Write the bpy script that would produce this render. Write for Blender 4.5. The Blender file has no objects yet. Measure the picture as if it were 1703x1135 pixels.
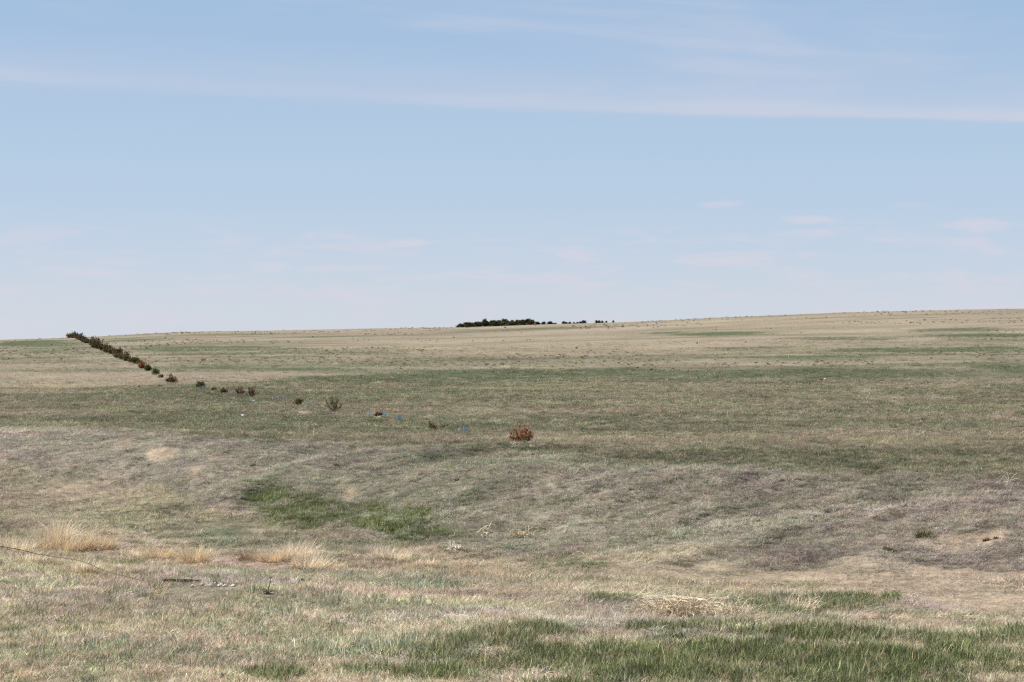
import bpy, math, random
import numpy as np
from mathutils import Vector, Matrix, Euler

random.seed(7)
rng = np.random.default_rng(11)
scene = bpy.context.scene
COL = scene.collection
EZ = 2.2            # eye height above the road shoulder (m)
F = 3688.0          # focal length in photo pixels
CX, HV = 851.5, 620.0

# ------------------------------------------------------------------ noise
def _hash(ix, iy, seed):
    with np.errstate(over='ignore'):
        h = (ix.astype(np.int64) * 374761393 + iy.astype(np.int64) * 668265263 + seed * 1442695041) & 0xFFFFFFFF
        h = ((h ^ (h >> 13)) * 1274126177) & 0xFFFFFFFF
        h = (h ^ (h >> 16)) & 0xFFFFFFFF
    return h / 4294967295.0

def vnoise(x, y, seed=0):
    x = np.asarray(x, float); y = np.asarray(y, float)
    ix = np.floor(x); iy = np.floor(y)
    fx = x - ix; fy = y - iy
    fx = fx * fx * (3 - 2 * fx); fy = fy * fy * (3 - 2 * fy)
    a = _hash(ix, iy, seed); b = _hash(ix + 1, iy, seed)
    c = _hash(ix, iy + 1, seed); d = _hash(ix + 1, iy + 1, seed)
    return (a + (b - a) * fx) * (1 - fy) + (c + (d - c) * fx) * fy

def fbm(x, y, octv=4, seed=0):
    s = 0; amp = 1; tot = 0
    for o in range(octv):
        s = s + amp * vnoise(x * 2 ** o + 17.3 * o, y * 2 ** o - 9.1 * o, seed + o * 31)
        tot += amp; amp *= 0.55
    return s / tot

def wn(X, Y, rel, octv, seed, ay=1.0):
    """patchiness of the vegetation: world-anchored noise whose grain is coarser further out"""
    t = np.log2(np.maximum(rel * np.maximum(Y, 4.0), 1e-3)); k = np.floor(t); f = t - k; out = np.zeros_like(np.asarray(Y, float))
    for kk in np.unique(k):
        m = k == kk; s0 = 2.0 ** kk
        a = fbm(X[m] / s0 + kk * 7.7, Y[m] / s0 / ay, octv, seed + int(kk) * 13); b = fbm(X[m] / s0 / 2 + (kk + 1) * 7.7, Y[m] / s0 / 2 / ay, octv, seed + int(kk + 1) * 13)
        out[m] = a * (1 - f[m]) + b * f[m]
    return out

def sstep(a, b, x):
    t = np.clip((x - a) / (b - a), 0, 1)
    return t * t * (3 - 2 * t)

# ------------------------------------------------------------------ terrain
NEAR = {
    0:    [(8,-2.15),(16,-2.2),(22,-2.15),(26,-2.1),(30,-2.6),(36,-2.95),(46,-2.95),(55,-2.68),(58,-2.25),(62,-1.68),(66,-1.72),(72,-1.86),(98,-1.72)],
    200:  [(8,-2.15),(16,-2.2),(22,-2.2),(26,-2.25),(30,-2.8),(36,-3.0),(44,-3.08),(50,-2.85),(54,-2.2),(57.5,-1.62),(61,-1.64),(70,-1.88),(98,-1.72)],
    500:  [(8,-2.15),(16,-2.22),(22,-2.28),(26,-2.4),(30,-2.7),(36,-2.95),(42,-3.0),(45.5,-2.8),(49,-2.15),(52.5,-1.70),(56,-1.72),(70,-1.88),(98,-1.72)],
    850:  [(8,-2.15),(16,-2.23),(20,-2.28),(25,-2.44),(30,-2.75),(35,-3.0),(38.5,-2.95),(43,-2.2),(46.5,-1.79),(50,-1.81),(60,-1.93),(75,-1.87),(98,-1.72)],
    1200: [(8,-2.15),(16,-2.2),(20,-2.28),(22,-2.42),(26,-2.66),(31,-2.82),(34.5,-2.84),(38,-2.35),(41.5,-1.85),(44,-1.79),(60,-1.9),(75,-1.86),(98,-1.72)],
    1500: [(8,-2.15),(16,-2.2),(19,-2.17),(21.5,-2.52),(25,-2.72),(29,-2.8),(32,-2.78),(35,-2.32),(38.5,-1.84),(41,-1.80),(60,-1.9),(75,-1.86),(98,-1.72)],
    1703: [(8,-2.15),(16,-2.2),(19,-2.2),(21,-2.52),(24,-2.7),(28,-2.76),(31,-2.74),(34,-2.3),(37.5,-1.82),(40,-1.78),(60,-1.9),(75,-1.86),(98,-1.72)],
}
FAR = [(98,-1.72),(139,-1.5),(179,-1.31),(214,-1.05),(246,-.2),(265,.39),(316,1.54),(355,2.5),(404,3.45),
       (455,4.7),(530,6.4),(640,9.3),(740,11.9),(770,12.3),(850,12.6),(1000,12.0),(1500,7.0),(2500,-2.0),(6000,-30.0)]
_LY = np.linspace(math.log(1.0), math.log(6000.0), 1400)
def _smooth(a, k):
    ker = np.exp(-0.5 * (np.arange(-3 * k, 3 * k + 1) / k) ** 2); ker /= ker.sum()
    return np.convolve(np.pad(a, 3 * k, mode='edge'), ker, mode='valid')
_XC = np.array(sorted(NEAR))
_TAB = []
for xc in _XC:
    pts = NEAR[xc] + FAR[1:]
    ys = np.log([p[0] for p in pts]); zs = [p[1] for p in pts]
    near = np.interp(_LY, ys, zs)
    _TAB.append(_smooth(near, 3))
_TAB = np.array(_TAB)
# denser columns, smoothed across azimuth
_XD = np.linspace(-400, 2100, 126)
_TD = np.array([[0.0]])
_TD = np.stack([np.interp(_XD, _XC, _TAB[:, j]) for j in range(_TAB.shape[1])], 1)
for j in range(_TD.shape[1]):
    _TD[:, j] = _smooth(_TD[:, j], 4)
CREST_X = [-400,0,150,300,600,760,1000,1200,1400,1600,1703,2100]
CREST_V = [572,565,560,552,547,545,537,528.5,520.5,515.5,514,511]

def terrain_smooth(X, Y):
    X = np.asarray(X, float); Y = np.asarray(Y, float)
    Yc = np.maximum(Y, 1.0)
    px = np.clip(CX + F * X / Yc, -399, 2099)
    j = (np.log(Yc) - _LY[0]) / (_LY[1] - _LY[0])
    j = np.clip(j, 0, len(_LY) - 1.001); j0 = j.astype(int); fj = j - j0
    i = (px - _XD[0]) / (_XD[1] - _XD[0]); i0 = i.astype(int); fi = i - i0
    z = ((_TD[i0, j0] * (1 - fi) + _TD[i0 + 1, j0] * fi) * (1 - fj) +
         (_TD[i0, j0 + 1] * (1 - fi) + _TD[i0 + 1, j0 + 1] * fi) * fj)
    zc = (620 - np.interp(px, CREST_X, CREST_V)) / F * 760
    z = z + (zc - 12.3) * sstep(190, 770, Y)
    return z

def terrain(X, Y):
    z = terrain_smooth(X, Y)
    z = z + (fbm(X / 1.1, Y / 1.1, 3, 5) - .5) * .09 * (1 - sstep(60, 140, Y) * .2)
    z = z + (fbm(X / 0.17, Y / 0.17, 2, 9) - .5) * .035 * (1 - sstep(40, 90, Y))
    z = z + (fbm(X / 6, Y / 6, 2, 15) - .5) * .12
    bank = sstep(28, 34, Y) * (1 - sstep(52, 64, Y))
    z = z + bank * ((fbm(X / .5 + Y / 1.4, Y / .9, 3, 21) - .5) * .16 + (fbm(X / 2.0 - Y / 3.0, Y / 3.5, 3, 22) - .5) * .42)
    z = z + sstep(200, 300, Y) * ((fbm(X / 40, Y / 40, 2, 33) - .5) * .4 + (fbm(X / 2.2, Y / 2.2, 2, 34) - .5) * .08)
    return z

def proj(X, Y, z):
    return CX + F * X / Y, HV - F * z / Y

_ys = np.exp(np.linspace(math.log(12), math.log(900), 6000))
def hit(px, v, ymin=12):
    """world point of the ground seen along a given bearing and dip from the road shoulder"""
    u = (px - CX) / F
    ys = _ys[_ys > ymin]
    z = terrain(u * ys, ys)
    vv = HV - F * z / ys
    k = np.argmax(vv <= v)
    Y = ys[k]
    return float(u * Y), float(Y), float(z[k] + EZ)

def gz(X, Y):
    return float(terrain(np.array([X]), np.array([Y]))[0]) + EZ

# ------------------------------------------------------------------ ground cover zones
HX = [0,100,300,450,550,700,900,1100,1300,1703]; HVv = [652,650,641,634,624,617,613,613,609,602]
BCX = [-200,0,100,200,300,450,600,760,850,1000,1150,1300,1450,1600,1703,1900]; BCV = [716,714,714,722,722,738,742,750,753,762,768,778,785,790,795,800]
BFX = [0,150,400,700,900,1100,1300,1703]; BFV = [770,800,845,905,925,925,940,965]
YFX = [0,200,500,700,850,1000,1200,1500,1703]; YFV = [27,27,26,24,22.5,21,19.6,19.4,19.6]
# patches of real vegetation and bare soil: (bearing px, dip px, rx, ry, kind, strength, tilt)
BLOBS = [
 # hill: green swales
 (70,578,110,11,'g',.6,0),(60,600,90,7,'g',.35,0),(230,566,60,4,'g',.4,0),(60,572,70,6,'g',.5,0),(340,580,170,5,'g',.8,0),(470,607,200,8,'g',.35,0),(330,610,90,5,'g',.3,0),
 (620,584,180,4,'g',.45,0),(900,582,160,3,'g',.25,0),(1190,555,90,3.5,'g',1.0,0),(1390,564,110,4,'g',1.0,0),(1590,549,110,4,'g',1.0,0),(1650,558,120,5,'g',1.0,0),
 (1500,582,150,5,'g',1.0,0),(1660,581,80,5,'g',1.0,0),(1350,597,90,5,'g',.45,0),(1170,606,70,3,'g',.3,0),(1640,566,90,3,'g',.4,0),
 (90,640,120,4,'t',.8,0),(110,642,90,4,'s',.5,0),(60,610,120,12,'w',.6,0),(1100,585,420,9,'t',.25,0),(560,595,330,5,'t',.3,0),
 # field
 (300,652,330,10,'g',.3,0),(620,634,220,10,'g',.4,0),(950,626,300,9,'g',.35,0),(1350,622,400,8,'g',.4,0),(500,705,260,8,'g',.25,0),(1100,680,300,8,'t',.35,0),(1500,690,250,7,'t',.3,0),(700,665,200,5,'t',.3,0),(1300,665,260,5,'w',.5,0),
 (800,575,500,12,'t',.25,0),(1400,540,300,14,'t',.3,0),
 (300,665,330,16,'g',.25,0),(900,625,460,12,'g',.25,0),(1400,622,330,10,'g',.2,0),(250,700,380,14,'g',.25,0),(430,735,150,9,'g',.45,8),
 (1350,772,330,12,'g',.5,2),(1480,755,230,10,'g',.25,0),(1120,720,160,9,'g',.25,0),(1500,655,260,9,'w',.5,0),(1180,707,70,5,'s',.3,0),(505,684,26,8,'t',.9,0),(505,684,20,6,'s',.5,0),
 (870,742,60,8,'g',.3,0),(700,745,120,5,'w',.6,2),(60,722,80,12,'w',.7,0),(40,735,110,16,'p',.4,0),(960,757,130,8,'w',.3,0),(1690,730,60,5,'w',.4,0),
 (820,690,200,8,'w',.4,0),(400,712,80,6,'s',.15,0),
 # bank: bare soil scars
 (265,758,30,12,'t',.9,-14),(327,784,24,10,'t',.9,-38),(582,812,22,12,'t',.9,-38),(265,758,30,11,'s',2.2,-14),(327,784,22,8,'s',2.2,-38),(352,761,16,6,'s',.6,-10),(575,797,26,6,'s',.85,-40),(582,815,17,10,'s',2.2,-30),(120,760,160,16,'w',.5,0),(60,740,110,14,'w',.6,0),(215,735,30,7,'s',.45,-16),
 (200,735,25,5,'r',.5,-20),(640,820,22,8,'s',.45,0),(100,798,34,7,'s',.4,0),(160,825,110,10,'s',.35,0),(520,855,40,8,'s',.2,0),(880,828,20,6,'s',.3,0),(700,835,70,9,'s',.3,-15),
 (1540,795,30,4,'s',.4,0),(1190,925,130,13,'s',.35,0),(1450,900,130,16,'s',.35,0),(1620,890,60,9,'s',.5,0),(1560,905,130,16,'s',.5,-10),(1430,925,80,9,'s',.5,0),
 (1230,955,300,16,'s',1.4,3),(1560,960,190,32,'s',1.2,0),(1420,935,90,9,'s',.4,0),(1660,1005,110,35,'s',.85,4),(1400,950,200,10,'s',.6,0),(1520,1035,160,13,'s',.8,0),
 (1530,1010,90,12,'p',.6,0),(1580,975,80,8,'p',.6,0),(1100,945,60,10,'s',.5,0),
 # bank: green
 (475,843,95,34,'l',1.0,8),(570,858,140,30,'l',.9,8),(670,874,130,22,'l',.7,5),(740,850,90,14,'g',.55,-10),(820,825,70,10,'g',.35,-14),(440,822,40,12,'l',.4,0),(700,884,70,8,'l',.45,0),
 (530,830,60,12,'l',.4,0),(640,835,90,12,'g',.35,0),
 (1130,800,90,10,'g',.2,0),(1290,850,90,20,'g',.3,0),(980,850,130,12,'g',.25,0),(1330,810,120,8,'g',.15,0),
 (700,768,170,12,'b',.55,3),(880,775,160,14,'b',.35,3),(1100,780,170,12,'b',.35,2),(820,800,120,12,'b',.3,0),(230,742,110,9,'b',.2,0),(60,735,110,12,'b',.35,0),(960,900,180,20,'b',.3,0),(1290,870,130,16,'b',.25,0),(430,760,120,10,'b',.25,0),(1250,900,120,12,'b',.25,0),
 # ditch
 (80,790,130,20,'g',.35,0),(130,850,200,22,'w',.5,0),(280,870,180,26,'g',.45,0),(420,905,110,24,'b',.75,0),(340,900,60,16,'b',.6,0),(400,877,80,13,'s',1.6,2),(300,885,70,6,'s',.3,0),(150,800,100,20,'s',.25,0),
 (590,905,70,14,'b',.5,0),(560,930,40,12,'b',.4,0),(455,943,75,11,'r',1.6,4),(410,938,60,6,'r',1.0,0),(470,960,90,5,'b',.7,4),(630,953,30,4,'r',.9,2),(650,965,140,16,'b',.65,5),(690,975,70,9,'b',.8,0),
 (628,968,45,5,'s',.5,0),(560,966,45,4,'s',.4,0),(850,905,120,14,'b',.4,0),(920,935,90,14,'g',.65,4),(980,905,150,12,'b',.4,0),(970,945,50,7,'l',.4,0),(880,950,200,10,'w',.3,0),
 (770,915,120,14,'g',.25,0),(690,925,80,18,'t',.7,4),(800,958,110,10,'t',.6,2),(1000,970,90,10,'t',.4,0),(870,968,60,7,'b',.6,0),
 # right ditch floor green
 (1290,1008,90,15,'l',.75,0),(1400,1000,70,18,'l',.6,0),(1480,990,14,8,'l',1.0,-30),(1445,1005,18,16,'l',.7,0),(1360,1030,120,12,'g',.5,0),(1020,1003,50,9,'l',1.1,0),
 # road shoulder
 (200,940,50,7,'l',1.0,0),(370,960,160,12,'p',.75,2),(700,1000,330,16,'w',.3,0),(620,1010,260,22,'b',.45,2),(500,1040,200,25,'b',.25,0),(330,1090,300,20,'b',.45,0),(620,1080,180,20,'b',.55,-6),
 (1150,1018,240,14,'p',.8,2),(920,1030,250,15,'p',.6,2),(1130,1063,140,9,'s',.9,3),(1130,1063,150,11,'p',.9,3),(960,1052,100,6,'p',.8,0),(740,1100,120,12,'p',.6,-3),(560,1075,50,13,'t',.9,0),
 (900,1060,110,11,'l',.8,2),(860,1074,90,9,'l',.5,0),(1500,1060,330,12,'l',.75,0),(1250,1050,200,8,'l',.6,0),(1180,1108,470,42,'l',1.0,0),(1500,1110,330,38,'l',1.1,0),(800,1127,130,14,'l',.8,0),
 (460,1132,40,14,'l',1.0,0),(1400,1080,90,9,'p',.45,0),(1560,1085,100,8,'p',.4,0),(40,1125,60,18,'t',.5,0),(150,990,180,14,'p',.4,0),(640,1040,160,9,'p',.4,0),(70,960,120,12,'p',.3,0),
 (130,1020,180,20,'t',.25,0),(330,1030,60,10,'t',.2,0),(50,920,90,14,'t',.9,6),(130,950,90,10,'t',.6,6),(230,955,110,7,'t',.5,5),(340,990,160,7,'t',.4,2),
 (1230,1045,60,4,'t',.3,0),(700,985,120,6,'t',.25,0),
]

def zones(X, Y, z=None):
    """fractions of the ground cover at world points: g green, b grey-green, l lush, s soil, r pink soil, t straw, p purple-grey dead, w worn tan"""
    if z is None: z = terrain_smooth(X, Y)
    px, v = proj(X, Y, z)
    n1 = fbm(X / .9, Y / .9, 4, 101); n2 = fbm(X / 4.5 + 7, Y / 4.5, 3, 102); n3 = fbm(X / .25, Y / .25, 2, 103)
    sc = np.clip(Y / 40, .5, 12)
    nb = wn(X, Y, .028, 4, 104, 1.0)
    Yb = np.interp(px, YFX, YFV)
    sh = 1 - sstep(-.8, 1.2, Y - Yb + (n1 - .5) * 2.5)              # road shoulder
    hv = np.interp(px, HX, HVv) + (nb - .5) * 16
    hill = (1 - sstep(-4, 3, v - hv)) * (Y > 100)
    bc = np.interp(px, BCX, BCV) + (n2 - .5) * 20 + (n1 - .5) * 14
    field = sstep(9, -9, v - bc + (n3 - .5) * 14) * (Y > 36) * (1 - hill)
    bf = np.interp(px, BFX, BFV) + (n2 - .5) * 30 + (n1 - .5) * 30
    bank = (1 - field - hill) * (1 - sh) * sstep(14, -14, v - bf)
    bank = np.clip(bank, 0, 1)
    ditch = np.clip(1 - sh - hill - field - bank, 0, 1)
    W = {k: np.zeros_like(Y, dtype=float) for k in 'gblsrtpw'}
    st = sstep(.50, .66, fbm(X / 70 + 3, Y / 38, 4, 110)); st2 = sstep(.5, .62, fbm(X / 22, Y / 30, 3, 111))
    W['g'] += hill * (.55 * sstep(.54, .66, fbm(X / 45, Y / 16, 3, 115)) * sstep(.44, .56, fbm(X / 160, Y / 90, 2, 116)) + .30 * st + .16 * st2) + field * (.60 + (fbm(X / 12, Y / 16, 4, 112) - .5) * 2.2 + (n1 - .5) * .5) \
              + bank * sstep(.52, .75, n2) * .35 + ditch * (.18 + (n2 - .5) * .8) + sh * (.03 + sstep(.44, .68, n2) * .22)
    W['w'] += field * .35 + hill * .75 + sh * .45 + ditch * .25
    W['p'] += hill * .3 * fbm(X / 30, Y / 15, 3, 113) + bank * .95 + sh * (.25 + (n1 - .5) * .6) + field * .12 + ditch * .3
    W['s'] += bank * sstep(.62, .74, n1) * .25 + ditch * sstep(.5, .66, n1) * .3 + hill * .22 * sstep(.5, .7, fbm(X / 8, Y / 20, 3, 114))
    W['t'] += sstep(.58, .75, n1) * .16 + sh * .15 + hill * .12 + ditch * .18
    for (cx, cy, rx, ry, k, s, tilt) in BLOBS:
        a = math.radians(tilt); dx = px - cx; dy = v - cy
        ddx = (dx * math.cos(a) + dy * math.sin(a)) / rx; ddy = (-dx * math.sin(a) + dy * math.cos(a)) / ry
        r = np.sqrt(ddx * ddx + ddy * ddy) + (nb - .5) * 1.5 + (n1 - .5) * .8
        # keep shoulder patches on the shoulder and ditch patches beyond it
        Ym = np.interp(cx, YFX, YFV)
        side = sh if cy > 0 and _blob_near(cx, cy) else (1 - sh)
        m = s * sstep(1.15, .62, r) * side
        W[k] += m
    W['s'] *= (.35 + .65 * sstep(.36, .54, wn(X, Y, .03, 4, 808, .8)))
    for k in W: W[k] = np.clip(W[k], 0, 1.3)
    stq = np.where(Y > 60, 3.0, 1.0)
    W['mod'] = 1 + (wn(X, Y, .05, 3, 501, 1.2) - .5) * .5 + (n3 - .5) * .35 * (Y < 80)
    W['sh'] = sh; W['hill'] = hill; W['field'] = field; W['bank'] = bank; W['ditch'] = ditch; W['px'] = px; W['v'] = v
    return W

_bn = {}
def _blob_near(cx, cy):
    if (cx, cy) not in _bn:
        _, Y, _ = hit(min(max(cx, -50), 1750), cy) if cy < 1125 else (0, 16, 0)
        _bn[(cx, cy)] = Y < np.interp(cx, YFX, YFV) + .3
    return _bn[(cx, cy)]

A = dict(dead=(.385,.325,.225), purple=(.335,.298,.240), worn=(.375,.305,.22), straw=(.54,.43,.27), soil=(.45,.35,.245),
         pink=(.46,.335,.25), green=(.143,.163,.086), grey=(.195,.212,.130), lush=(.105,.128,.052))
A = {k: np.array(v) for k, v in A.items()}

def ground_color(W):
    n = len(W['g']); one = np.ones(n)
    c = np.tile(A['dead'], (n, 1))
    def mix(c, k, w): w = np.clip(w, 0, 1)[:, None]; return c * (1 - w) + A[k] * w
    c = mix(c, 'worn', W['w'] * .8); c = mix(c, 'purple', W['p'] * .8); c = mix(c, 'straw', W['t'] * .5)
    c = mix(c, 'soil', W['s']); c = mix(c, 'pink', W['r']); c = mix(c, 'grey', W['b'] * .75); c = mix(c, 'green', W['g'] * .85); c = mix(c, 'lush', W['l'] * .8)
    return c * .74 * (W['mod'] * (1 - .14 * W['field'] - .03 * W['hill'] + .08 * W['s']))[:, None]

# ------------------------------------------------------------------ materials
def new_mat(name):
    m = bpy.data.materials.new(name); m.use_nodes = True
    nt = m.node_tree; nt.nodes.clear()
    out = nt.nodes.new('ShaderNodeOutputMaterial')
    return m, nt, out

def N(nt, t, **kw):
    n = nt.nodes.new(t)
    for k, v in kw.items():
        if k in ('operation', 'blend_type', 'data_type', 'attribute_name', 'attribute_type', 'feature', 'sky_type', 'noise_dimensions', 'interpolation_type', 'clamp'):
            setattr(n, k, v)
        else:
            n.inputs[k].default_value = v
    return n

def simple_mat(name, col, rough=.8, var=.25, scale=20.0, col2=None, translucent=0.0, bump=0.0, metal=0.0):
    m, nt, out = new_mat(name); L = nt.links.new
    tc = N(nt, 'ShaderNodeTexCoord'); no = N(nt, 'ShaderNodeTexNoise', Scale=scale, Detail=3.0); L(tc.outputs['Object'], no.inputs['Vector'])
    ramp = N(nt, 'ShaderNodeValToRGB'); L(no.outputs['Fac'], ramp.inputs['Fac'])
    c2 = col2 or tuple(c * (1 - var) for c in col); c1 = tuple(min(1, c * (1 + var)) for c in col)
    ramp.color_ramp.elements[0].color = (*c2, 1); ramp.color_ramp.elements[0].position = .35
    ramp.color_ramp.elements[1].color = (*c1, 1); ramp.color_ramp.elements[1].position = .65
    oi = N(nt, 'ShaderNodeObjectInfo')
    b = N(nt, 'ShaderNodeBsdfPrincipled', Roughness=rough, Metallic=metal); b.inputs['Specular IOR Level'].default_value = .2
    L(ramp.outputs['Color'], b.inputs['Base Color'])
    if bump:
        bp = N(nt, 'ShaderNodeBump', Strength=bump, Distance=.01); L(no.outputs['Fac'], bp.inputs['Height']); L(bp.outputs['Normal'], b.inputs['Normal'])
    if translucent:
        tr = N(nt, 'ShaderNodeBsdfTranslucent'); L(ramp.outputs['Color'], tr.inputs['Color'])
        mx = N(nt, 'ShaderNodeMixShader', Fac=translucent); L(b.outputs[0], mx.inputs[1]); L(tr.outputs[0], mx.inputs[2]); L(mx.outputs[0], out.inputs[0])
    else:
        L(b.outputs[0], out.inputs[0])
    return m

def ground_mat():
    m, nt, out = new_mat('prairie_ground'); L = nt.links.new
    at = N(nt, 'ShaderNodeAttribute', attribute_name='cover', attribute_type='GEOMETRY')
    tc = N(nt, 'ShaderNodeTexCoord')
    def noise(sc, det=4.0, rough=.6, vec=None):
        n = N(nt, 'ShaderNodeTexNoise', Scale=sc, Detail=det, Roughness=rough); L(vec or tc.outputs['Object'], n.inputs['Vector']); return n
    n_f = noise(38.0, 3.0, .7); n_m = noise(7.0, 4.0, .7); n_c = noise(1.3, 4.0, .65); n_l = noise(.11, 5.0, .65)
    def mr(n, a, b, lo, hi):
        r = N(nt, 'ShaderNodeMapRange'); L(n.outputs['Fac'], r.inputs['Value'])
        r.inputs['From Min'].default_value = a; r.inputs['From Max'].default_value = b; r.inputs['To Min'].default_value = lo; r.inputs['To Max'].default_value = hi; return r
    r1 = mr(n_f, .3, .7, .62, 1.32); r2 = mr(n_m, .3, .7, .72, 1.25); r3 = mr(n_c, .3, .7, .80, 1.18); r4 = mr(n_l, .3, .7, .87, 1.12)
    m1 = N(nt, 'ShaderNodeMath', operation='MULTIPLY'); L(r1.outputs[0], m1.inputs[0]); L(r2.outputs[0], m1.inputs[1])
    m2 = N(nt, 'ShaderNodeMath', operation='MULTIPLY'); L(m1.outputs[0], m2.inputs[0]); L(r3.outputs[0], m2.inputs[1])
    m3 = N(nt, 'ShaderNodeMath', operation='MULTIPLY'); L(m2.outputs[0], m3.inputs[0]); L(r4.outputs[0], m3.inputs[1])
    vm = N(nt, 'ShaderNodeVectorMath', operation='SCALE'); L(at.outputs['Color'], vm.inputs[0]); L(m3.outputs[0], vm.inputs['Scale'])
    b = N(nt, 'ShaderNodeBsdfPrincipled', Roughness=.95); b.inputs['Specular IOR Level'].default_value = .05
    L(vm.outputs[0], b.inputs['Base Color'])
    add = N(nt, 'ShaderNodeMath', operation='ADD'); L(n_f.outputs['Fac'], add.inputs[0]); 
    mu = N(nt, 'ShaderNodeMath', operation='MULTIPLY'); L(n_m.outputs['Fac'], mu.inputs[0]); mu.inputs[1].default_value = 3.0; L(mu.outputs[0], add.inputs[1])
    mu2 = N(nt, 'ShaderNodeMath', operation='MULTIPLY'); L(n_c.outputs['Fac'], mu2.inputs[0]); mu2.inputs[1].default_value = 8.0
    add2 = N(nt, 'ShaderNodeMath', operation='ADD'); L(add.outputs[0], add2.inputs[0]); L(mu2.outputs[0], add2.inputs[1])
    bp = N(nt, 'ShaderNodeBump', Strength=.8, Distance=.03); L(add2.outputs[0], bp.inputs['Height']); L(bp.outputs['Normal'], b.inputs['Normal'])
    L(b.outputs[0], out.inputs[0])
    return m

def blade_mat(name='grass_blades'):
    """instance tint x per-blade value"""
    m, nt, out = new_mat(name); L = nt.links.new
    a = N(nt, 'ShaderNodeAttribute', attribute_name='tint', attribute_type='INSTANCER')
    s = N(nt, 'ShaderNodeAttribute', attribute_name='blade', attribute_type='GEOMETRY')
    vm = N(nt, 'ShaderNodeVectorMath', operation='MULTIPLY'); L(a.outputs['Color'], vm.inputs[0]); L(s.outputs['Color'], vm.inputs[1])
    d = N(nt, 'ShaderNodeBsdfDiffuse'); t = N(nt, 'ShaderNodeBsdfTranslucent'); L(vm.outputs[0], d.inputs[0]); L(vm.outputs[0], t.inputs[0])
    mx = N(nt, 'ShaderNodeMixShader', Fac=.3); L(d.outputs[0], mx.inputs[1]); L(t.outputs[0], mx.inputs[2]); L(mx.outputs[0], out.inputs[0])
    return m

def clump_mat(name, col, transl=.3):
    m, nt, out = new_mat(name); L = nt.links.new
    s = N(nt, 'ShaderNodeAttribute', attribute_name='blade', attribute_type='GEOMETRY')
    tc = N(nt, 'ShaderNodeTexCoord'); no = N(nt, 'ShaderNodeTexNoise', Scale=9.0, Detail=3.0); L(tc.outputs['Object'], no.inputs['Vector'])
    r = N(nt, 'ShaderNodeMapRange'); L(no.outputs['Fac'], r.inputs['Value']); r.inputs['From Min'].default_value = .3; r.inputs['From Max'].default_value = .7
    r.inputs['To Min'].default_value = .75; r.inputs['To Max'].default_value = 1.2
    vm = N(nt, 'ShaderNodeVectorMath', operation='MULTIPLY'); vm.inputs[0].default_value = col; L(s.outputs['Color'], vm.inputs[1])
    v2 = N(nt, 'ShaderNodeVectorMath', operation='SCALE'); L(vm.outputs[0], v2.inputs[0]); L(r.outputs[0], v2.inputs['Scale'])
    d = N(nt, 'ShaderNodeBsdfDiffuse'); t = N(nt, 'ShaderNodeBsdfTranslucent'); L(v2.outputs[0], d.inputs[0]); L(v2.outputs[0], t.inputs[0])
    mx = N(nt, 'ShaderNodeMixShader', Fac=transl); L(d.outputs[0], mx.inputs[1]); L(t.outputs[0], mx.inputs[2]); L(mx.outputs[0], out.inputs[0])
    return m

# ------------------------------------------------------------------ mesh helpers
def mesh_np(name, co, faces_list, mat, colors=None, smooth=False):
    """faces_list: list of int arrays (n,k)"""
    me = bpy.data.meshes.new(name)
    me.vertices.add(len(co)); me.vertices.foreach_set('co', np.asarray(co, np.float32).ravel())
    idx = np.concatenate([f.ravel() for f in faces_list]).astype(np.int32)
    tot = np.concatenate([np.full(len(f), f.shape[1]) for f in faces_list]).astype(np.int32)
    start = np.concatenate([[0], np.cumsum(tot)[:-1]]).astype(np.int32)
    me.loops.add(len(idx)); me.loops.foreach_set('vertex_index', idx)
    me.polygons.add(len(tot)); me.polygons.foreach_set('loop_start', start); me.polygons.foreach_set('loop_total', tot)
    if smooth: me.polygons.foreach_set('use_smooth', np.ones(len(tot), bool))
    me.update(calc_edges=True); me.validate()
    if colors is not None:
        at = me.attributes.new(colors[0], 'FLOAT_COLOR', 'POINT')
        c = np.ones((len(co), 4), np.float32); c[:, :3] = colors[1]; at.data.foreach_set('color', c.ravel())
    if mat: me.materials.append(mat)
    return me

def blades(base, az, el, length, width, bend, val):
    """curved tapering blades; all args arrays. returns co, [quads, tris], colours"""
    n = len(az); K = 4
    d = np.stack([np.cos(az), np.sin(az)], 1)
    side = np.stack([-np.sin(az + rng.normal(0, .5, n)), np.cos(az + rng.normal(0, .5, n)), np.zeros(n)], 1)
    p = base.copy(); pts = [p.copy()]; e = el.copy()
    for k in range(K - 1):
        step = (length / (K - 1))[:, None] * np.concatenate([d * np.cos(e)[:, None], np.sin(e)[:, None]], 1)
        p = p + step; pts.append(p.copy()); e = e - bend / (K - 1)
    ws = [1, .9, .6]
    co = []
    for k in range(K - 1):
        w = (width * ws[k] / 2)[:, None] * side
        co += [pts[k] - w, pts[k] + w]
    co.append(pts[-1])
    co = np.stack(co, 1).reshape(-1, 3)          # 7 per blade
    o = (np.arange(n) * 7)[:, None]
    q = np.concatenate([o + np.array([0, 1, 3, 2]), o + np.array([2, 3, 5, 4])], 0)
    t = o + np.array([4, 5, 6])
    colr = np.repeat(val, 7, axis=0)
    return co, [q, t], colr

def tag(o, label=None, cat=None, group=None, kind=None):
    if label: o['label'] = label
    if cat: o['category'] = cat
    if group: o['group'] = group
    if kind: o['kind'] = kind
    return o

def link(name, me, parent=None, loc=(0, 0, 0), rz=0.0, sc=1.0):
    o = bpy.data.objects.new(name, me); COL.objects.link(o)
    o.location = loc; o.rotation_euler = (0, 0, rz); o.scale = (sc, sc, sc) if not isinstance(sc, tuple) else sc
    if parent: o.parent = parent
    return o

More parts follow.
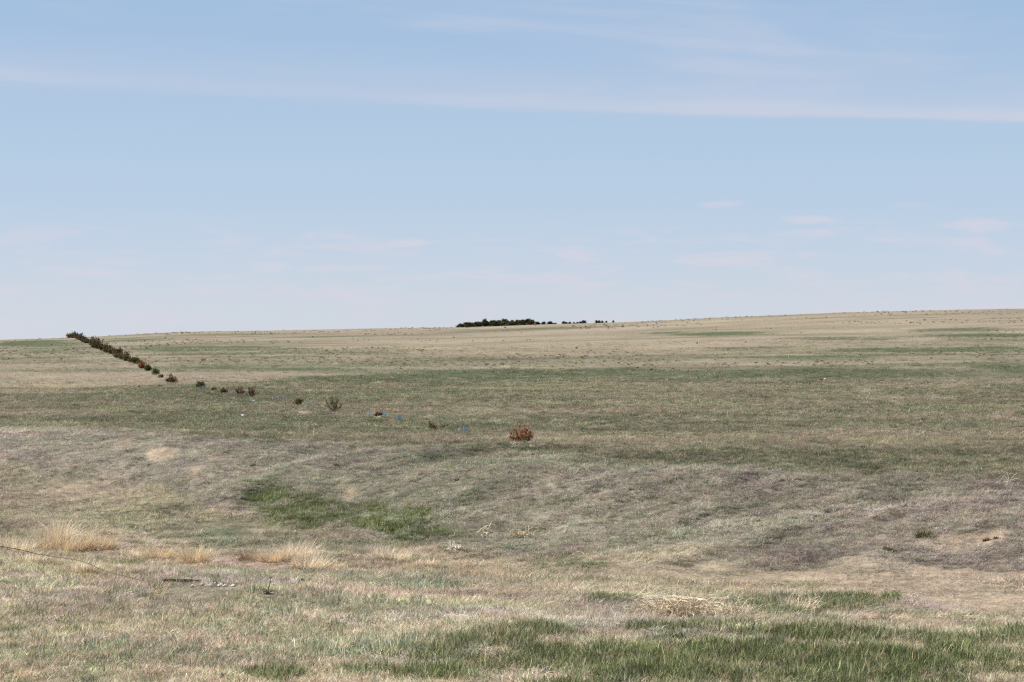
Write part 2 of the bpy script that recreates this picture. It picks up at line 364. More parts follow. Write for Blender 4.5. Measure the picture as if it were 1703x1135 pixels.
def tubes(paths, sides=4):
    """paths: list of (points Nx3, radii N) -> co, [quads]"""
    co = []; q = []; o = 0
    for P, R in paths:
        P = np.asarray(P, float); R = np.asarray(R, float); n = len(P)
        T = np.gradient(P, axis=0); T /= np.linalg.norm(T, axis=1)[:, None] + 1e-9
        ref = np.array([0, 0, 1.0]) if abs(T[0][2]) < .8 else np.array([1.0, 0, 0])
        U = np.cross(T, ref); U /= np.linalg.norm(U, axis=1)[:, None] + 1e-9; V = np.cross(T, U)
        an = np.arange(sides) * 2 * math.pi / sides
        ring = P[:, None, :] + R[:, None, None] * (np.cos(an)[None, :, None] * U[:, None, :] + np.sin(an)[None, :, None] * V[:, None, :])
        co.append(ring.reshape(-1, 3))
        for k in range(n - 1):
            for s in range(sides):
                s2 = (s + 1) % sides
                q.append((o + k * sides + s, o + k * sides + s2, o + (k + 1) * sides + s2, o + (k + 1) * sides + s))
        o += n * sides
    return np.concatenate(co), [np.array(q)]

# ------------------------------------------------------------------ ground sheet
def build_ground():
    ua = np.linspace((-170 - CX) / F, (1870 - CX) / F, 520)
    ul = -np.exp(np.linspace(math.log(1.4), math.log(-ua[0]), 40))[:-1]; ur = np.exp(np.linspace(math.log(ua[-1]), math.log(1.4), 40))[1:]
    u = np.concatenate([ul, ua, ur])
    ys = np.concatenate([np.exp(np.linspace(math.log(2.5), math.log(14), 24))[:-1], np.exp(np.linspace(math.log(14), math.log(75), 520))[:-1],
                         np.exp(np.linspace(math.log(75), math.log(820), 460))[:-1], np.exp(np.linspace(math.log(820), math.log(5500), 40))])
    U, Yg = np.meshgrid(u, ys); X = (U * Yg).ravel(); Y = Yg.ravel()
    z = terrain(X, Y)
    W = zones(X, Y)
    c = ground_color(W)
    nu, ny = len(u), len(ys)
    i = np.arange(ny - 1)[:, None] * nu + np.arange(nu - 1)[None, :]
    q = np.stack([i, i + 1, i + nu + 1, i + nu], -1).reshape(-1, 4)
    me = mesh_np('ground', np.stack([X, Y, z + EZ], 1), [q], ground_mat(), ('cover', c), smooth=True)
    o = link('ground', me); tag(o, kind='structure')
    return o
build_ground()

# ------------------------------------------------------------------ tuft prototypes (instanced as stuff)
M_blade = blade_mat()
def bl_val(n, dead_frac=.3, spread=.3, deadc=(2.3, 1.85, 2.4), dark_frac=.12):
    v = np.clip(rng.normal(1, spread, n), .35, 1.9)[:, None] * np.ones((n, 3))
    isd = rng.random(n) < dead_frac
    v[isd] *= np.array(deadc)
    dk = rng.random(n) < dark_frac
    v[dk] *= .45
    return v
def tuft(kind):
    if kind == 'mat':
        n = 34; r = .11
        a = rng.uniform(0, 2 * math.pi, n); rr = r * np.sqrt(rng.random(n))
        base = np.stack([rr * np.cos(a), rr * np.sin(a), rng.uniform(-.005, .015, n)], 1)
        az = rng.normal(0, 1.0, n); el = rng.uniform(.05, .6, n)
        return blades(base, az, el, rng.uniform(.06, .16, n), rng.uniform(.003, .0055, n), rng.uniform(.2, 1.0, n), bl_val(n, 0, .35, dark_frac=.15))
    if kind == 'short':
        n = 40; r = .10
        a = rng.uniform(0, 2 * math.pi, n); rr = r * np.sqrt(rng.random(n))
        base = np.stack([rr * np.cos(a), rr * np.sin(a), rng.uniform(-.01, .0, n)], 1)
        return blades(base, rng.uniform(0, 6.28, n), rng.uniform(.5, 1.45, n), rng.uniform(.03, .085, n), rng.uniform(.003, .005, n), rng.uniform(0, .9, n), bl_val(n, 0, .33))
    if kind == 'green':
        n = 38; r = .09
        a = rng.uniform(0, 2 * math.pi, n); rr = r * np.sqrt(rng.random(n))
        base = np.stack([rr * np.cos(a), rr * np.sin(a), rng.uniform(-.01, 0, n)], 1)
        return blades(base, rng.uniform(0, 6.28, n), rng.uniform(.65, 1.5, n), rng.uniform(.06, .16, n), rng.uniform(.005, .009, n), rng.uniform(.1, 1.3, n), bl_val(n, .22, .3))
    if kind == 'straw':
        n = 14; r = .05
        a = rng.uniform(0, 2 * math.pi, n); rr = r * np.sqrt(rng.random(n))
        base = np.stack([rr * np.cos(a), rr * np.sin(a), np.zeros(n)], 1)
        return blades(base, rng.uniform(0, 6.28, n), rng.uniform(.2, 1.35, n), rng.uniform(.08, .24, n), rng.uniform(.003, .0045, n), rng.uniform(0, 1.0, n), bl_val(n, 0, .25, dark_frac=.05))
    if kind == 'sage':
        n = 60; r = .10
        a = rng.uniform(0, 2 * math.pi, n); rr = r * np.sqrt(rng.random(n))
        base = np.stack([rr * np.cos(a), rr * np.sin(a), np.zeros(n)], 1)
        return blades(base, a + rng.normal(0, .4, n), rng.uniform(.3, 1.5, n), rng.uniform(.08, .17, n), rng.uniform(.010, .022, n), rng.uniform(-.2, .6, n), bl_val(n, 0, .3))
KINDS = ['mat'] * 4 + ['short'] * 4 + ['green'] * 4 + ['straw'] * 3 + ['sage'] * 3
PROTO = bpy.data.collections.new('tuft_shapes')
for i, k in enumerate(KINDS):
    co, fs, cl = tuft(k)
    me = mesh_np('tuft_%02d' % i, co, fs, M_blade, ('blade', cl))
    PROTO.objects.link(bpy.data.objects.new('tuft_%02d' % i, me))
K0 = {'mat': (0, 4), 'short': (4, 8), 'green': (8, 12), 'straw': (12, 15), 'sage': (15, 18)}

def gn_tree():
    ng = bpy.data.node_groups.new('scatter_tufts', 'GeometryNodeTree')
    ng.interface.new_socket('Geometry', in_out='INPUT', socket_type='NodeSocketGeometry')
    ng.interface.new_socket('Geometry', in_out='OUTPUT', socket_type='NodeSocketGeometry')
    n = ng.nodes; L = ng.links.new
    gi = n.new('NodeGroupInput'); go = n.new('NodeGroupOutput')
    ip = n.new('GeometryNodeInstanceOnPoints'); ci = n.new('GeometryNodeCollectionInfo')
    ci.inputs['Collection'].default_value = PROTO; ci.inputs['Separate Children'].default_value = True; ci.inputs['Reset Children'].default_value = True
    def attr(name, t):
        a = n.new('GeometryNodeInputNamedAttribute'); a.data_type = t; a.inputs['Name'].default_value = name; return a
    kd = attr('kindex', 'INT'); rt = attr('rot', 'FLOAT_VECTOR'); sc = attr('scl', 'FLOAT_VECTOR')
    L(gi.outputs[0], ip.inputs['Points']); L(ci.outputs[0], ip.inputs['Instance']); ip.inputs['Pick Instance'].default_value = True
    L(kd.outputs[0], ip.inputs['Instance Index']); L(sc.outputs[0], ip.inputs['Scale'])
    e2r = n.new('FunctionNodeEulerToRotation'); L(rt.outputs[0], e2r.inputs[0]); L(e2r.outputs[0], ip.inputs['Rotation'])
    L(ip.outputs[0], go.inputs[0])
    return ng
GN = gn_tree()

def scatter(name, X, Y, kind, scale, tint, rotz, label, cat, zoff=0.0, tilt=.15, flat=None):
    n = len(X); z = terrain(X, Y) + EZ + zoff
    me = bpy.data.meshes.new(name); me.vertices.add(n)
    me.vertices.foreach_set('co', np.stack([X, Y, z], 1).astype(np.float32).ravel())
    a = me.attributes.new('kindex', 'INT', 'POINT'); a.data.foreach_set('value', kind.astype(np.int32))
    a = me.attributes.new('rot', 'FLOAT_VECTOR', 'POINT')
    a.data.foreach_set('vector', np.stack([rng.normal(0, tilt, n), rng.normal(0, tilt, n), rotz], 1).astype(np.float32).ravel())
    a = me.attributes.new('scl', 'FLOAT_VECTOR', 'POINT')
    sv = np.stack([scale, scale, scale * (flat if flat is not None else 1)], 1)
    a.data.foreach_set('vector', sv.astype(np.float32).ravel())
    a = me.attributes.new('tint', 'FLOAT_COLOR', 'POINT')
    a.data.foreach_set('color', np.concatenate([tint, np.ones((n, 1))], 1).astype(np.float32).ravel())
    me.update()
    o = link(name, me); md = o.modifiers.new('scatter', 'NODES'); md.node_group = GN
    tag(o, label, cat, kind='stuff')
    return o

def pick(k, n): a, b = K0[k]; return rng.integers(a, b, n)

SPARSE = [(460, 946, 68, 10), (400, 879, 72, 9), (630, 954, 30, 6), (265, 758, 27, 9), (327, 784, 16, 8), (355, 762, 10, 5), (582, 816, 13, 9), (1150, 1064, 125, 10), (560, 796, 14, 6), (1230, 955, 230, 10), (1600, 985, 110, 16), (1500, 940, 120, 8)]
CLEAR = [(360, 981, 52, 15), (303, 981, 42, 13), (1140, 1022, 90, 16), (446, 990, 24, 10), (508, 966, 12, 6), (552, 1000, 6, 5), (740, 1005, 6, 5), (492, 888, 6, 5)]
def build_cover():
    def sample(n, y0, y1, pw=0.0):
        u = rng.uniform((-190 - CX) / F, (1890 - CX) / F, n)
        t = rng.random(n)
        Y = y0 * (y1 / y0) ** t
        return u * Y, Y
    batches = {k: [] for k in ('dead', 'green', 'straw', 'far')}
    def add(b, X, Y, kind, sc, tint, rz, fl): batches[b].append((X, Y, kind, sc, tint, rz, fl))
    def jit(n, base, s=.16, hs=.05):
        v = np.clip(rng.normal(1, s, n), .5, 1.6)[:, None]
        return np.clip(base * v * (1 + rng.normal(0, hs, (n, 3))), .01, .95)
    for (n, y0, y1) in ((56000, 13.5, 30), (112000, 29, 64), (64000, 64, 230), (14000, 230, 420)):
        X, Y = sample(n, y0, y1); W = zones(X, Y)
        dist = np.clip(Y / 24, .8, None)
        base_sc = (1 - .45 * np.clip(W['s'], 0, 1)) * np.where(Y < 30, .85 + .25 * (Y - 14) / 16, np.where(Y < 62, .88 * (Y / 30) ** .25, 1.1 * (Y / 30) ** .68))
        green = np.clip(W['g'] * .8 + W['b'] * .8 + W['l'], 0, 1.2)
        bare = np.clip(W['s'] + W['r'] * 1.2, 0, 1)
        hillm = W['hill']
        nobury = np.ones(n); nb_ = wn(X, Y, .012, 3, 640)
        for (qx, qy, qa, qb) in SPARSE: nobury *= .16 + .84 * sstep(.55, 1.15, (nb_ - .5) * .9 + np.hypot((W['px'] - qx) / qa, (W['v'] - qy) / qb))
        for (qx, qy, qa, qb) in CLEAR: nobury *= sstep(.75, 1.05, np.hypot((W['px'] - qx) / qa, (W['v'] - qy) / qb))
        keep = rng.random(n) < nobury * np.clip(1.0 - bare * 1.15 * sstep(.36, .5, wn(X, Y, .012, 3, 707) + .12 * W['s']), .10, 1) * (1 - hillm * .35)
        r = rng.random(n)
        cool = 1 + W['sh'][:, None] * np.array([[.14, .14, .15]]) - .13 * W['bank'][:, None]
        stq = np.where(Y > 60, 3.0, 1.0)
        vmod = (1 + (wn(X, Y, .05, 3, 501, 1.2) - .5) * .75 + (wn(X, Y, .009, 3, 502, 1.2) - .5) * .9)[:, None]
        gmod = 1 + ((wn(X, Y, .04, 3, 503) - .5) * .22)[:, None] * np.array([[-.6, 1, -.9]])
        lushbreak = 1 - W['l'] * .64 * sstep(.44, .56, wn(X, Y, .02, 4, 401, 2.0))
        lushbreak = np.where(Y > 30, .30 + .62 * sstep(.40, .58, wn(X, Y, .007, 3, 402)), lushbreak)
        isg = (r < green * .84 * lushbreak) & keep
        iss = (~isg) & keep & (rng.random(n) < .04 + W['t'] * .24)
        isd = keep & ~isg & ~iss
        # flow direction of matted grass: long tresses combed down the bank
        flow = (fbm(X / 1.6, Y / 1.6, 3, 55) - .5) * 9 - .6
        # dead
        i = np.where(isd)[0]; m = len(i)
        pw = np.clip(W['p'][i], 0, 1)[:, None]
        base = (A['dead'] * (1 - pw) * 1.52 + A['purple'] * 1.50 * pw) * (1 - .38 * W['field'][i] - .26 * W['hill'][i] + .10 * W['sh'][i])[:, None] * vmod[i] * gmod[i] * cool[i]
        ismat = rng.random(m) < (.35 + .5 * pw[:, 0]) * (1 - .6 * W['sh'][i])
        kd = np.where(ismat, pick('mat', m), pick('short', m))
        add('dead', X[i], Y[i], kd, base_sc[i] * rng.uniform(.7, 1.3, m) * (1 - .12 * W['sh'][i]), jit(m, base), np.where(rng.random(m) < .75 - .45 * W['sh'][i], flow[i] + rng.normal(0, .35, m), rng.uniform(0, 6.28, m)), np.where(ismat, 1, .8 + .3 * rng.random(m)) * np.where(Y[i] > 62, .5, 1))
        # green
        i = np.where(isg)[0]; m = len(i)
        l = np.clip(W['l'][i], 0, 1)[:, None]; b = np.clip(W['b'][i] * 1.2, 0, 1)[:, None] * (1 - l)
        base = (A['green'] * (1 - l) * (1 - b) + A['lush'] * l * np.where(Y[i] > 30, 1.15, .95)[:, None] * rng.uniform(.7, 1.35, (m, 1)) * (1 + .25 * rng.random((m, 1)) * np.array([[1, .6, .9]])) + A['grey'] * b * 1.15) * (1.45 - .34 * W['field'][i] - .2 * (W['l'][i] > .5) * .5 + .15 * W['sh'][i])[:, None] * vmod[i]
        up = (rng.random(m) < .25 + .75 * l[:, 0]) | (Y[i] > 66)
        kd = np.where(up, pick('green', m), pick('short', m))
        hs = .7 + .15 * l[:, 0] * np.where(Y[i] > 30, .1, 1)
        add('green', X[i], Y[i], kd, base_sc[i] * rng.uniform(.7, 1.3, m) * hs, jit(m, base), rng.uniform(0, 6.28, m), np.where(Y[i] > 62, .45, 1.0))
        i = np.where(iss)[0]; m = len(i)
        add('straw', X[i], Y[i], pick('straw', m), base_sc[i] * rng.uniform(.6, 1.15, m) * np.where(Y[i] > 66, .6, 1.0), jit(m, A['straw'] * .98), rng.uniform(0, 6.28, m), np.where(Y[i] > 66, .6, .9))
    # low sage and clods over the far hill
    X, Y = sample(15000, 225, 790); W = zones(X, Y)
    dens = fbm(X / 30, Y / 45, 4, 77)
    k = (rng.random(len(X)) < W['hill'] * sstep(.46, .62, dens) * .75)
    X, Y = X[k], Y[k]; m = len(X)
    typ = rng.random(m)
    base = np.where((typ < .52)[:, None], A['worn'] * .8, np.where((typ < .66)[:, None], np.array([.17, .135, .10]), A['straw'] * .9))
    add('far', X, Y, np.where(typ < .72, pick('sage', m), pick('short', m)), rng.uniform(.9, 2.4, m) * (Y / 400) ** .4, jit(m, base), rng.uniform(0, 6.28, m), np.full(m, .75))
    info = {'dead': ('dead_grass', 'short grey-tan dead grass matted over the shoulder, bank and field', 'grass'),
            'green': ('green_grass', 'new green grass coming up through the dead grass in patches', 'grass'),
            'straw': ('straw_blades', 'loose pale straw blades lying among the grass', 'straw'),
            'far': ('hill_scrub', 'tiny brown and tan scrub dots spread over the far hillside', 'scrub')}
    for b, L in batches.items():
        cat = [np.concatenate([t[j] for t in L]) for j in range(7)]
        nm, lb, ct = info[b]
        scatter(nm, cat[0], cat[1], cat[2], cat[3], cat[4], cat[5], lb, ct, flat=cat[6])
        print('STUFF', nm, len(cat[0]))
build_cover()

# ------------------------------------------------------------------ cedar seedlings
M_bark = simple_mat('cedar_bark', (.10, .065, .045), .9, .3, 30)
M_barkpale = simple_mat('dry_bark', (.34, .25, .19), .9, .25, 30)
FOL = {'olive': (.125, .112, .050), 'green': (.085, .098, .038), 'brown': (.175, .128, .072), 'rust': (.42, .19, .09), 'dark': (.115, .085, .050), 'greybrown': (.20, .135, .095), 'sprucedark': (.10, .118, .062)}
M_fol = {k: clump_mat('cedar_foliage_' + k, v, .28) for k, v in FOL.items()}

def cedar_mesh(w, h, nb, leaf, per, col, seed, cone=False, open_=.0, mix=None):
    """fan of ascending branches with sprays of scale leaves"""
    global rng
    r0 = rng; rng = np.random.default_rng(seed)
    paths = []; B = []; AZ = []; EL = []; LN = []; VAL = []
    for i in range(nb):
        a = rng.uniform(0, 2 * math.pi); 
        if cone:
            t0 = (i + .5) / nb; z0 = h * (.03 + .85 * t0); rad = w / 2 * (1 - t0) ** .8 * rng.uniform(.7, 1.15) + .03 * w; end = np.array([rad * math.cos(a), rad * math.sin(a), min(h, z0 + rad * .45)]); st = np.array([0, 0, z0])
        else:
            rad = w / 2 * math.sqrt(rng.random()) * 1.0; top = h * (1.0 - .55 * (rad / (w / 2)) ** 2) * rng.uniform(.55, 1.0)
            if open_ and rad < w * .22: rad = w * rng.uniform(.25, .5); top = h * rng.uniform(.5, 1)
            st = np.array([rng.normal(0, .03 * w), rng.normal(0, .03 * w), 0]); end = np.array([rad * math.cos(a), rad * math.sin(a), top])
        tt = np.linspace(0, 1, 6)[:, None]
        P = st + (end - st) * tt + np.array([0, 0, -.10 * h]) * (tt * (1 - tt)) * (0 if cone else 2) + rng.normal(0, .012 * w, (6, 3)) * tt
        R = np.linspace(.018, .004, 6) * (h + .2) * .8
        paths.append((P, R))
        m = per
        t = rng.uniform((.45 if open_ else .25) if not cone else .1, 1.02, m)
        pos = st + (end - st) * t[:, None] + np.array([0, 0, -.2 * h]) * (t * (1 - t))[:, None] * (0 if cone else 1) + rng.normal(0, leaf * .55, (m, 3))
        bdir = math.atan2(end[1] - st[1], end[0] - st[0]); bel = math.atan2(end[2] - st[2], np.hypot(*(end - st)[:2]) + 1e-6)
        B.append(pos); AZ.append(bdir + rng.normal(0, .9, m)); EL.append(np.clip(bel + rng.normal(.1, .5, m), -.3, 1.5)); LN.append(leaf * rng.uniform(.6, 1.6, m))
        VAL.append(np.repeat(np.clip(rng.normal(1, .22, 1), .5, 1.6), m))
    if cone: paths.append((np.array([[0, 0, 0], [0, 0, h * .5], [0, 0, h * .95]]), np.array([.03, .018, .006]) * h))
    B = np.concatenate(B); AZ = np.concatenate(AZ); EL = np.concatenate(EL); LN = np.concatenate(LN); VAL = np.concatenate(VAL)
    B[:, 2] = np.maximum(B[:, 2], .01)
    n = len(B)
    val = (VAL * np.clip(rng.normal(1, .3, n), .4, 1.9))[:, None] * np.ones((n, 3))
    if mix is not None:
        s = rng.random(n) < mix[0]; val[s] *= np.array(mix[1])
    co, fs, cl = blades(B, AZ, EL, LN, LN * .42, rng.uniform(-.3, .7, n), val)
    fol = mesh_np('foliage', co, fs, M_fol[col], ('blade', cl))
    tco, tq = tubes(paths, 4)
    stem = mesh_np('branches', tco, tq, M_barkpale if col in ('rust', 'greybrown', 'brown') else M_bark)
    rng = r0
    return fol, stem

def cedar(name, loc, w, h, col, label, cat='bush', group=None, nb=16, leaf=None, per=30, parts=True, open_=0, mix=None, seed=1):
    leaf = leaf or max(.03, loc[1] / F * 2.0)
    fol, stem = cedar_mesh(w, h, nb, leaf, per, col, seed, open_=open_, mix=mix)
    e = bpy.data.objects.new(name, None); COL.objects.link(e); e.location = loc; e.empty_display_size = .2
    tag(e, label, cat, group)
    link('foliage', fol, e); link('branches', stem, e)
    return e

def row_y(px): return 13.2 / ((px - CX) / F + .215)
GROW = 'cedar seedlings in the long planted row'
ROW = [ # bearing, width px, height px, tint, label
 (121,13,9,'olive','dark olive bush topmost in the planted row, on the skyline at far left'),
 (127,11,9,'brown','brown bush just right of the topmost bush of the planted row'),
 (133,11,9,'brown','brown bush near the skyline end of the row, third from its far end'),
 (138,11,8,'brown','brown bush where the row drops below the skyline'),
 (143,9,7,'brown','small brown bush ending the first far group of the row'),
 (150,10,11,'green','dark green bush standing alone-looking above the tallest group of the row'),
 (156,10,10,'olive','olive bush on the upper edge of the tallest group in the row'),
 (161,15,17,'olive','tall olive bush at the top of the densest group in the row'),
 (166,16,20,'dark','tallest dark brown bush of the long planted row'),
 (172,13,13,'brown','brown bush just below the tallest bush of the row'),
 (178,17,17,'olive','broad dark olive bush ending the tallest group of the row'),
 (184,12,12,'brown','brown bush below the broad dark olive bush of the row'),
 (190,10,9,'brown','low brown bush in the middle of the distant row'),
 (195,13,10,'dark','low dark bush in the middle of the distant row'),
 (201,11,8,'brown','flat brown bush left of the olive pair in the row'),
 (207,11,9,'brown','small brown bush touching the olive pair in the row'),
 (212,13,14,'olive','left bush of the olive pair half way down the distant row'),
 (218,9,9,'brown','low brown bush between the two olive bushes of the row'),
 (224,11,13,'green','right bush of the olive pair half way down the distant row'),
 (229,9,8,'olive','small olive bush just below the olive pair'),
 (235,12,9,'olive','olive brown bush beside the rust coloured bush of the distant row'),
 (242,15,11,'rust','rust coloured dead bush in the distant row beside a pale blue flag'),
 (249,11,10,'green','dark green bush with a bare gap beside it, near end of the dense row'),
 (261,13,10,'green','dark green leaning bush ending the dense part of the row'),
 (268,5,4,'brown','tiny brown seedling right of the dense part of the row'),
 (285,22,13,'brown','wide red-brown bush alone at the foot of the hill'),
 (330,15,13,'brown','brown and green spiky bush left of a blue flag, on the green field edge'),
 (352,6,6,'brown','very small brown seedling between two bushes of the row'),
 (377,11,8,'dark','small round dark brown bush left of the double bush'),
]
for i, (px, wpx, hpx, col, lab) in enumerate(ROW):
    Y = row_y(px); X = (px - CX) / F * Y
    X += ((i * 29) % 7 - 3) * .12 * (Y / 300)
    big = 1.15 if px < 200 else 1.05; wpx *= big * (.85 + .35 * ((i * 37) % 10) / 10); hpx *= big * (.8 + .5 * ((i * 53) % 10) / 10)
    cedar('cedar_bush', (X, Y, gz(X, Y) - .03), wpx * Y / F, hpx * Y / F, col, lab, group=GROW, nb=22 if wpx > 8 else 12, per=26, leaf=Y / F * 2.4,
          mix=(.35, (1.8, 1.45, 1.2)) if col in ('olive', 'dark', 'green') else (.3, (.5, .6, .6)), seed=100 + i)
NEARB = [
 (398,17,15,'dark','left half of the double cedar bush, dark tips over a red-brown base',True,26,(.35,(2.6,1.7,1.5))),
 (418,18,18,'dark','right half of the double cedar bush, taller dark branches over pale dry stems',True,26,(.3,(2.8,2.0,1.9))),
 (497,14,11,'brown','sparse brown bush behind the tan dirt mound',False,18,(.3,(.5,.7,.5))),
 (557,32,19,'olive','open cedar with separate dark upright branches over bare grey stems',True,20,(.2,(1.6,1.0,.9))),
 (630,13,9,'greybrown','small grey-brown dead seedling wrapped in pale straw beside a blue flag',False,14,(.3,(.4,.35,.35))),
 (725,26,13,'olive','faint sparse olive-brown seedling in two wisps on the green field',True,13,(.4,(2.4,1.5,1.3))),
 (868,36,27,'rust','bright rust-red dead cedar bush, nearest and largest of the row',False,26,(.35,(.30,.30,.35))),
]
for i, (px, wpx, hpx, col, lab, op, nb, mx) in enumerate(NEARB):
    Y = row_y(px); X = (px - CX) / F * Y
    s = 1.25
    cedar('cedar_bush', (X, Y, gz(X, Y) - .02), wpx * Y / F * s, hpx * Y / F * s * 1.1, col, lab, group=GROW, nb=int(nb * (.8 if op else 1.5)), per=34,
          leaf=.048 if px > 800 else .05 if px > 600 else .055, open_=1 if op else 0, mix=mx, seed=300 + i)

# ------------------------------------------------------------------ windbreak of cedars on the ridge
WB = []
rr = random.Random(5)
x = 762.0
tops = [(760,1.5),(764,5),(776,8.5),(790,8),(800,7),(806,11),(813,9.5),(820,11.5),(830,9),(838,10.5),(848,8.5),(858,8.5),(868,9),(876,10.5),(886,9)]
while x < 888:
    hp = np.interp(x, [t[0] for t in tops], [t[1] for t in tops]) * rr.uniform(.82, 1.18)
    WB.append((x, rr.uniform(9, 12), hp, 'block')); x += rr.uniform(2.6, 4.2)
OUT = [(893.5,9,7,'cedar standing just right of the dense ridge windbreak'),(904.7,8,6.5,'second cedar right of the dense ridge windbreak, low and wide'),
 (915.6,10,7,'broad cedar third to the right of the dense ridge windbreak'),(923.6,5,3.5,'tiny cedar in the gap after the broad ridge cedar'),
 (937.6,7,6,'taller cedar opening the second loose ridge group'),(942,5,4.5,'small cedar touching the opening tree of the second ridge group'),(947.6,6,4.5,'low cedar in the middle of the second ridge group'),
 (954.5,5,3.5,'short cedar in the second ridge group, beside a gap'),(960,5,4,'short cedar just left of the widest tree of the second ridge group'),(965.5,5,4.5,'narrow cedar leaning on the widest tree of the second ridge group'),
 (971,9,6.5,'widest and darkest cedar closing the second ridge group'),(991.5,5,6,'left cedar of the close pair near the right end of the ridge trees'),(996.5,5,5.5,'right cedar of the close pair near the right end of the ridge trees'),
 (1001.5,4.5,4.5,'small cedar right of the close ridge pair'),(1008.5,4,4,'last but one cedar at the right end of the ridge trees'),(1020,3.5,4.5,'lone tiny cedar furthest right on the ridge')]
tree_protos = []
for s in range(6):
    fol, stem = cedar_mesh(1.9, 2.4, 34, .30, 30, 'sprucedark' if s % 3 else 'olive', 900 + s, cone=True, mix=(.18, (1.5, 1.25, 1.1)))
    tree_protos.append((fol, stem))
def ridge_tree(px, wpx, hpx, label, group, dy, s):
    Y = 772 + dy; X = (px - CX) / F * Y
    zg = gz(X, Y)
    # height measured from the visible crest line
    zc = (HV - np.interp(px, CREST_X, CREST_V)) / F * Y + EZ
    h = hpx * Y / F + max(0, zc - zg) 
    fol, stem = tree_protos[s % 6]
    e = bpy.data.objects.new('cedar_tree', None); COL.objects.link(e); e.location = (X, Y, zg - .1); e.rotation_euler = (0, 0, s * 1.7)
    wpx *= 1.25; e.scale = (wpx * Y / F / 1.9, wpx * Y / F / 1.9, h / 2.4)
    tag(e, label, 'tree', group)
    link('crown', fol, e); link('trunk', stem, e)
for i, (px, wpx, hpx, _) in enumerate(WB):
    ridge_tree(px, wpx, hpx, 'dark bushy cedar packed in the dense windbreak on the ridge', 'cedars of the ridge windbreak', rr.uniform(-4, 10), i)
for i, (px, wpx, hpx, lab) in enumerate(OUT):
    ridge_tree(px, wpx * 1.15, hpx * .8, lab, 'loose cedars right of the ridge windbreak', 0, i)

# ------------------------------------------------------------------ dry grass clumps, tumbleweeds, twigs
STRAW = {'pale': (.86, .75, .56), 'gold': (.78, .64, .43), 'brown': (.54, .42, .29), 'grey': (.48, .43, .36), 'white': (.86, .79, .65)}
M_str = {k: clump_mat('dry_straw_' + k, v, .3) for k, v in STRAW.items()}
def clump(px, v, wpx, hpx, col, label, dens=1.0, el0=.6, lean=0.0, ymin=12, cat='grass clump', name='dry_grass_clump', group=None, bend=.5, browncore=.15, width=.0045, curl=1.0):
    X, Y, z = hit(px, v, ymin)
    w = wpx * Y / F; h = hpx * Y / F * 1.08; hpx *= 1.0; width = width * 1.15
    n = int(min(900, 260 * dens * (w * h * 14 + .5)))
    a = rng.uniform(0, 2 * math.pi, n); rad = w * .30 * np.sqrt(rng.random(n))
    base = np.stack([rad * np.cos(a) * 1.6, rad * np.sin(a) * .6, np.zeros(n)], 1)
    zz = terrain(X + base[:, 0], Y + base[:, 1]) + EZ; base[:, 2] = zz - z - .01
    el = np.clip(rng.normal(1.05, .38, n), el0 * .4, 1.55)
    az = a + rng.normal(0, .7, n) + 0
    ln = h * (.22 + 1.0 * rng.beta(1.2, 1.9, n)) / np.maximum(np.sin(el), .55)
    bx = blades(base, az, el, ln, np.full(n, width) * rng.uniform(.6, 1.2, n), rng.normal(bend, .5, n) * curl, np.ones((n, 3)))
    co, fs, cl = bx
    if lean: co[:, 0] += lean * np.maximum(co[:, 2], 0)
    val = np.clip(rng.normal(1, .25, n), .4, 1.6)[:, None] * np.ones((n, 3)); s = rng.random(n) < browncore; val[s] *= np.array([.62, .48, .38])
    cl = np.repeat(val, 7, 0)
    me = mesh_np(name, co, fs, M_str[col], ('blade', cl))
    o = link(name, me, loc=(X, Y, z)); tag(o, label, cat, group)
    return o
def tangle(px, v, wpx, hpx, col, label, n=60, rad=.003, ymin=12, name='tumbleweed', cat='tumbleweed', group=None, seed=0, dome=True, lens=1.0):
    X, Y, z = hit(px, v, ymin); r = np.random.default_rng(seed + 1000)
    w = wpx * Y / F; h = hpx * Y / F; paths = []
    for i in range(n):
        s = np.array([r.normal(0, w * .18), r.normal(0, w * .10), r.uniform(0, h * .25)])
        az = r.uniform(0, 2 * math.pi); el = r.uniform(0, 1.3); d = np.array([math.cos(az) * math.cos(el), math.sin(az) * math.cos(el) * .7, math.sin(el)])
        L = w * r.uniform(.25, .6) * lens; k = 9; P = [s]; 
        axis = r.normal(0, 1, 3); axis /= np.linalg.norm(axis); cv = r.normal(0, .28)
        for j in range(k):
            d = d + np.cross(axis, d) * cv + np.array([0, 0, -.10]) + r.normal(0, .06, 3); d /= np.linalg.norm(d)
            q = P[-1] + d * L / k
            q[2] = min(max(q[2], .004), h * 1.02)
            P.append(q)
        paths.append((np.array(P), np.linspace(rad, rad * .45, k + 1)))
        if r.random() < .5:
            b = P[r.integers(3, 7)]; d2 = r.normal(0, 1, 3); d2[2] = abs(d2[2]); d2 /= np.linalg.norm(d2)
            paths.append((np.array([b, b + d2 * L * .12, b + d2 * L * .22 + r.normal(0, .01, 3)]), np.array([.6, .5, .3]) * rad))
    co, q = tubes(paths, 3)
    co[:, 2] += terrain(X + co[:, 0], Y + co[:, 1]) + EZ - z
    val = np.repeat(np.clip(r.normal(1, .2, len(co)), .5, 1.5)[:, None], 3, 1)
    me = mesh_np(name, co, q, M_str[col] if col in M_str else col, ('blade', val))
    o = link(name, me, loc=(X, Y, z)); tag(o, label, cat, group); return o
